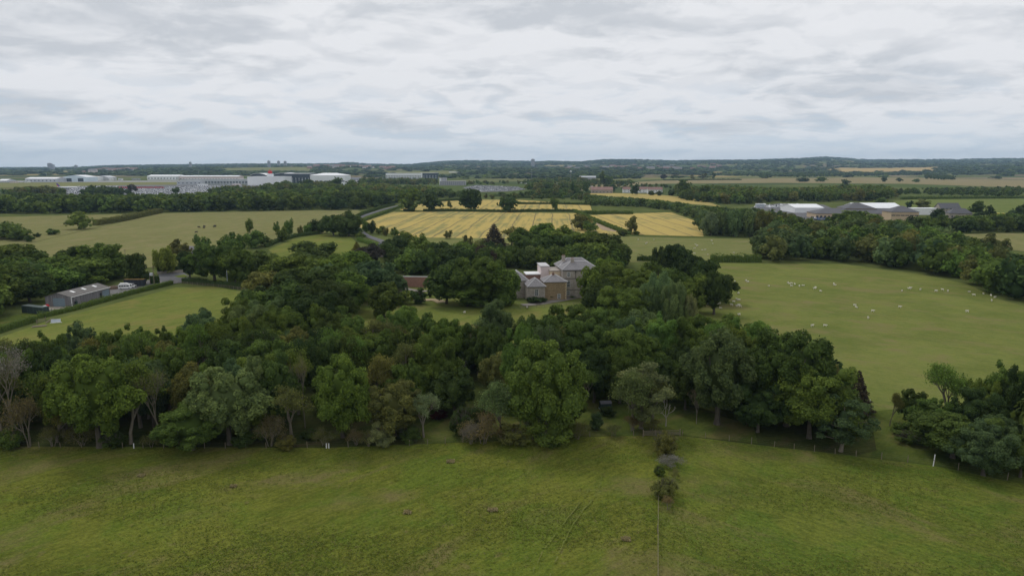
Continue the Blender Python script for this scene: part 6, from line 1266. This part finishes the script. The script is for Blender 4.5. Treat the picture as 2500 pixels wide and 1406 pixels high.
# ------------------------------------------------------------------ meadow tussocks
def tufts():
    rng = np.random.RandomState(12); V = []; n = 0; pts = []
    while len(pts) < 24000:
        px, py = rng.uniform(-60, 2560), rng.uniform(1064, 1430); lim = interp([(0, 1096), (800, 1098), (1440, 1070), (1665, 1068), (1890, 1096), (2280, 1142), (2500, 1188)], px)
        if py < lim or abs(px - 1606) < 3: continue
        p = G(px, py); dn = math.sin(p.x / 9 + math.sin(p.y / 7) * 2) + math.sin(p.y / 4.3 - p.x / 17) + rng.normal() * .8
        if dn > .1: pts.append(p)
    P = np.array(pts); per = 3; P = np.repeat(P, per, 0) + rng.normal(size=(len(P) * per, 3)) * np.array([.16, .16, 0]); P[:, 2] = .10
    Nn = unit(rng.normal(size=P.shape) * np.array([.5, .5, .25]) + np.array([0, 0, 1.0])); v, f = quads_at(P, Nn, .085, rng)
    c = np.array([[.12, .155, .026, 1], [.17, .20, .04, 1], [.20, .18, .075, 1], [.085, .125, .024, 1]])[rng.choice(4, len(f), p=[.4, .32, .12, .16])]
    me = arr_mesh('meadow_grass', v, [f], [LEAF_FAR], attrs={'tint': ('FLOAT', rng.uniform(.25, .75, len(f))), 'col': ('FLOAT_COLOR', c)}); tag(mobj('meadow_grass', me), 'tussocky blades scattered over the near meadows', 'grass', kind='stuff')
tufts()
def tussock(px, py, rad, tone, label):
    rng = np.random.RandomState(int(px)); n = 260; P = np.clip(rng.normal(size=(n, 3)), -1.5, 1.5) * np.array([rad * .36, rad * .28, .1]); P[:, 2] = np.abs(P[:, 2]) + .12
    v, f = quads_at(P, unit(rng.normal(size=(n, 3)) * np.array([1, 1, .3])), .16, rng); o = mobj('dry_tussock', arr_mesh('dry_tussock', v, [f], [LEAF], attrs={'tint': ('FLOAT', rng.uniform(.3, .9, n))}), loc=G(px, py)); o.color = (.33, .29, .17, 1); tag(o, label, 'tussock', 'dry tussocks in the meadow')
for i, (x, y, rd, lab) in enumerate([(995, 1252, .9, 'pale tussock left of centre in the meadow'), (1203, 1246, 1.2, 'largest straw tussock in the meadow centre'), (1528, 1318, 1.0, 'brown tussock just left of the wire fence'), (345, 1162, .9, 'dark brown tussock at the upper left of the meadow'), (570, 1188, .8, 'small pale tussock left of the meadow centre'), (1100, 1128, 1.1, 'straw patch below the wood edge')]): tussock(x, y, rd, (.155, .125, .07), lab)

# ------------------------------------------------------------------ haze
def haze():
    m = bpy.data.materials.new('haze'); m.use_nodes = True; nt = m.node_tree; nt.nodes.clear(); o = nt.nodes.new('ShaderNodeOutputMaterial'); v = nt.nodes.new('ShaderNodeVolumePrincipled')
    v.inputs['Color'].default_value = (.52, .75, 1.0, 1); v.inputs['Density'].default_value = 5.4e-5; v.inputs['Anisotropy'].default_value = 0.0; nt.links.new(v.outputs[0], o.inputs['Volume'])
    b = MB(); b.box(-15500, 15500, -900, 14400, -1.2, 330); h = b.build('haze', m); tag(h, 'thin bluish air veiling the far hills', 'haze', kind='stuff')
haze()
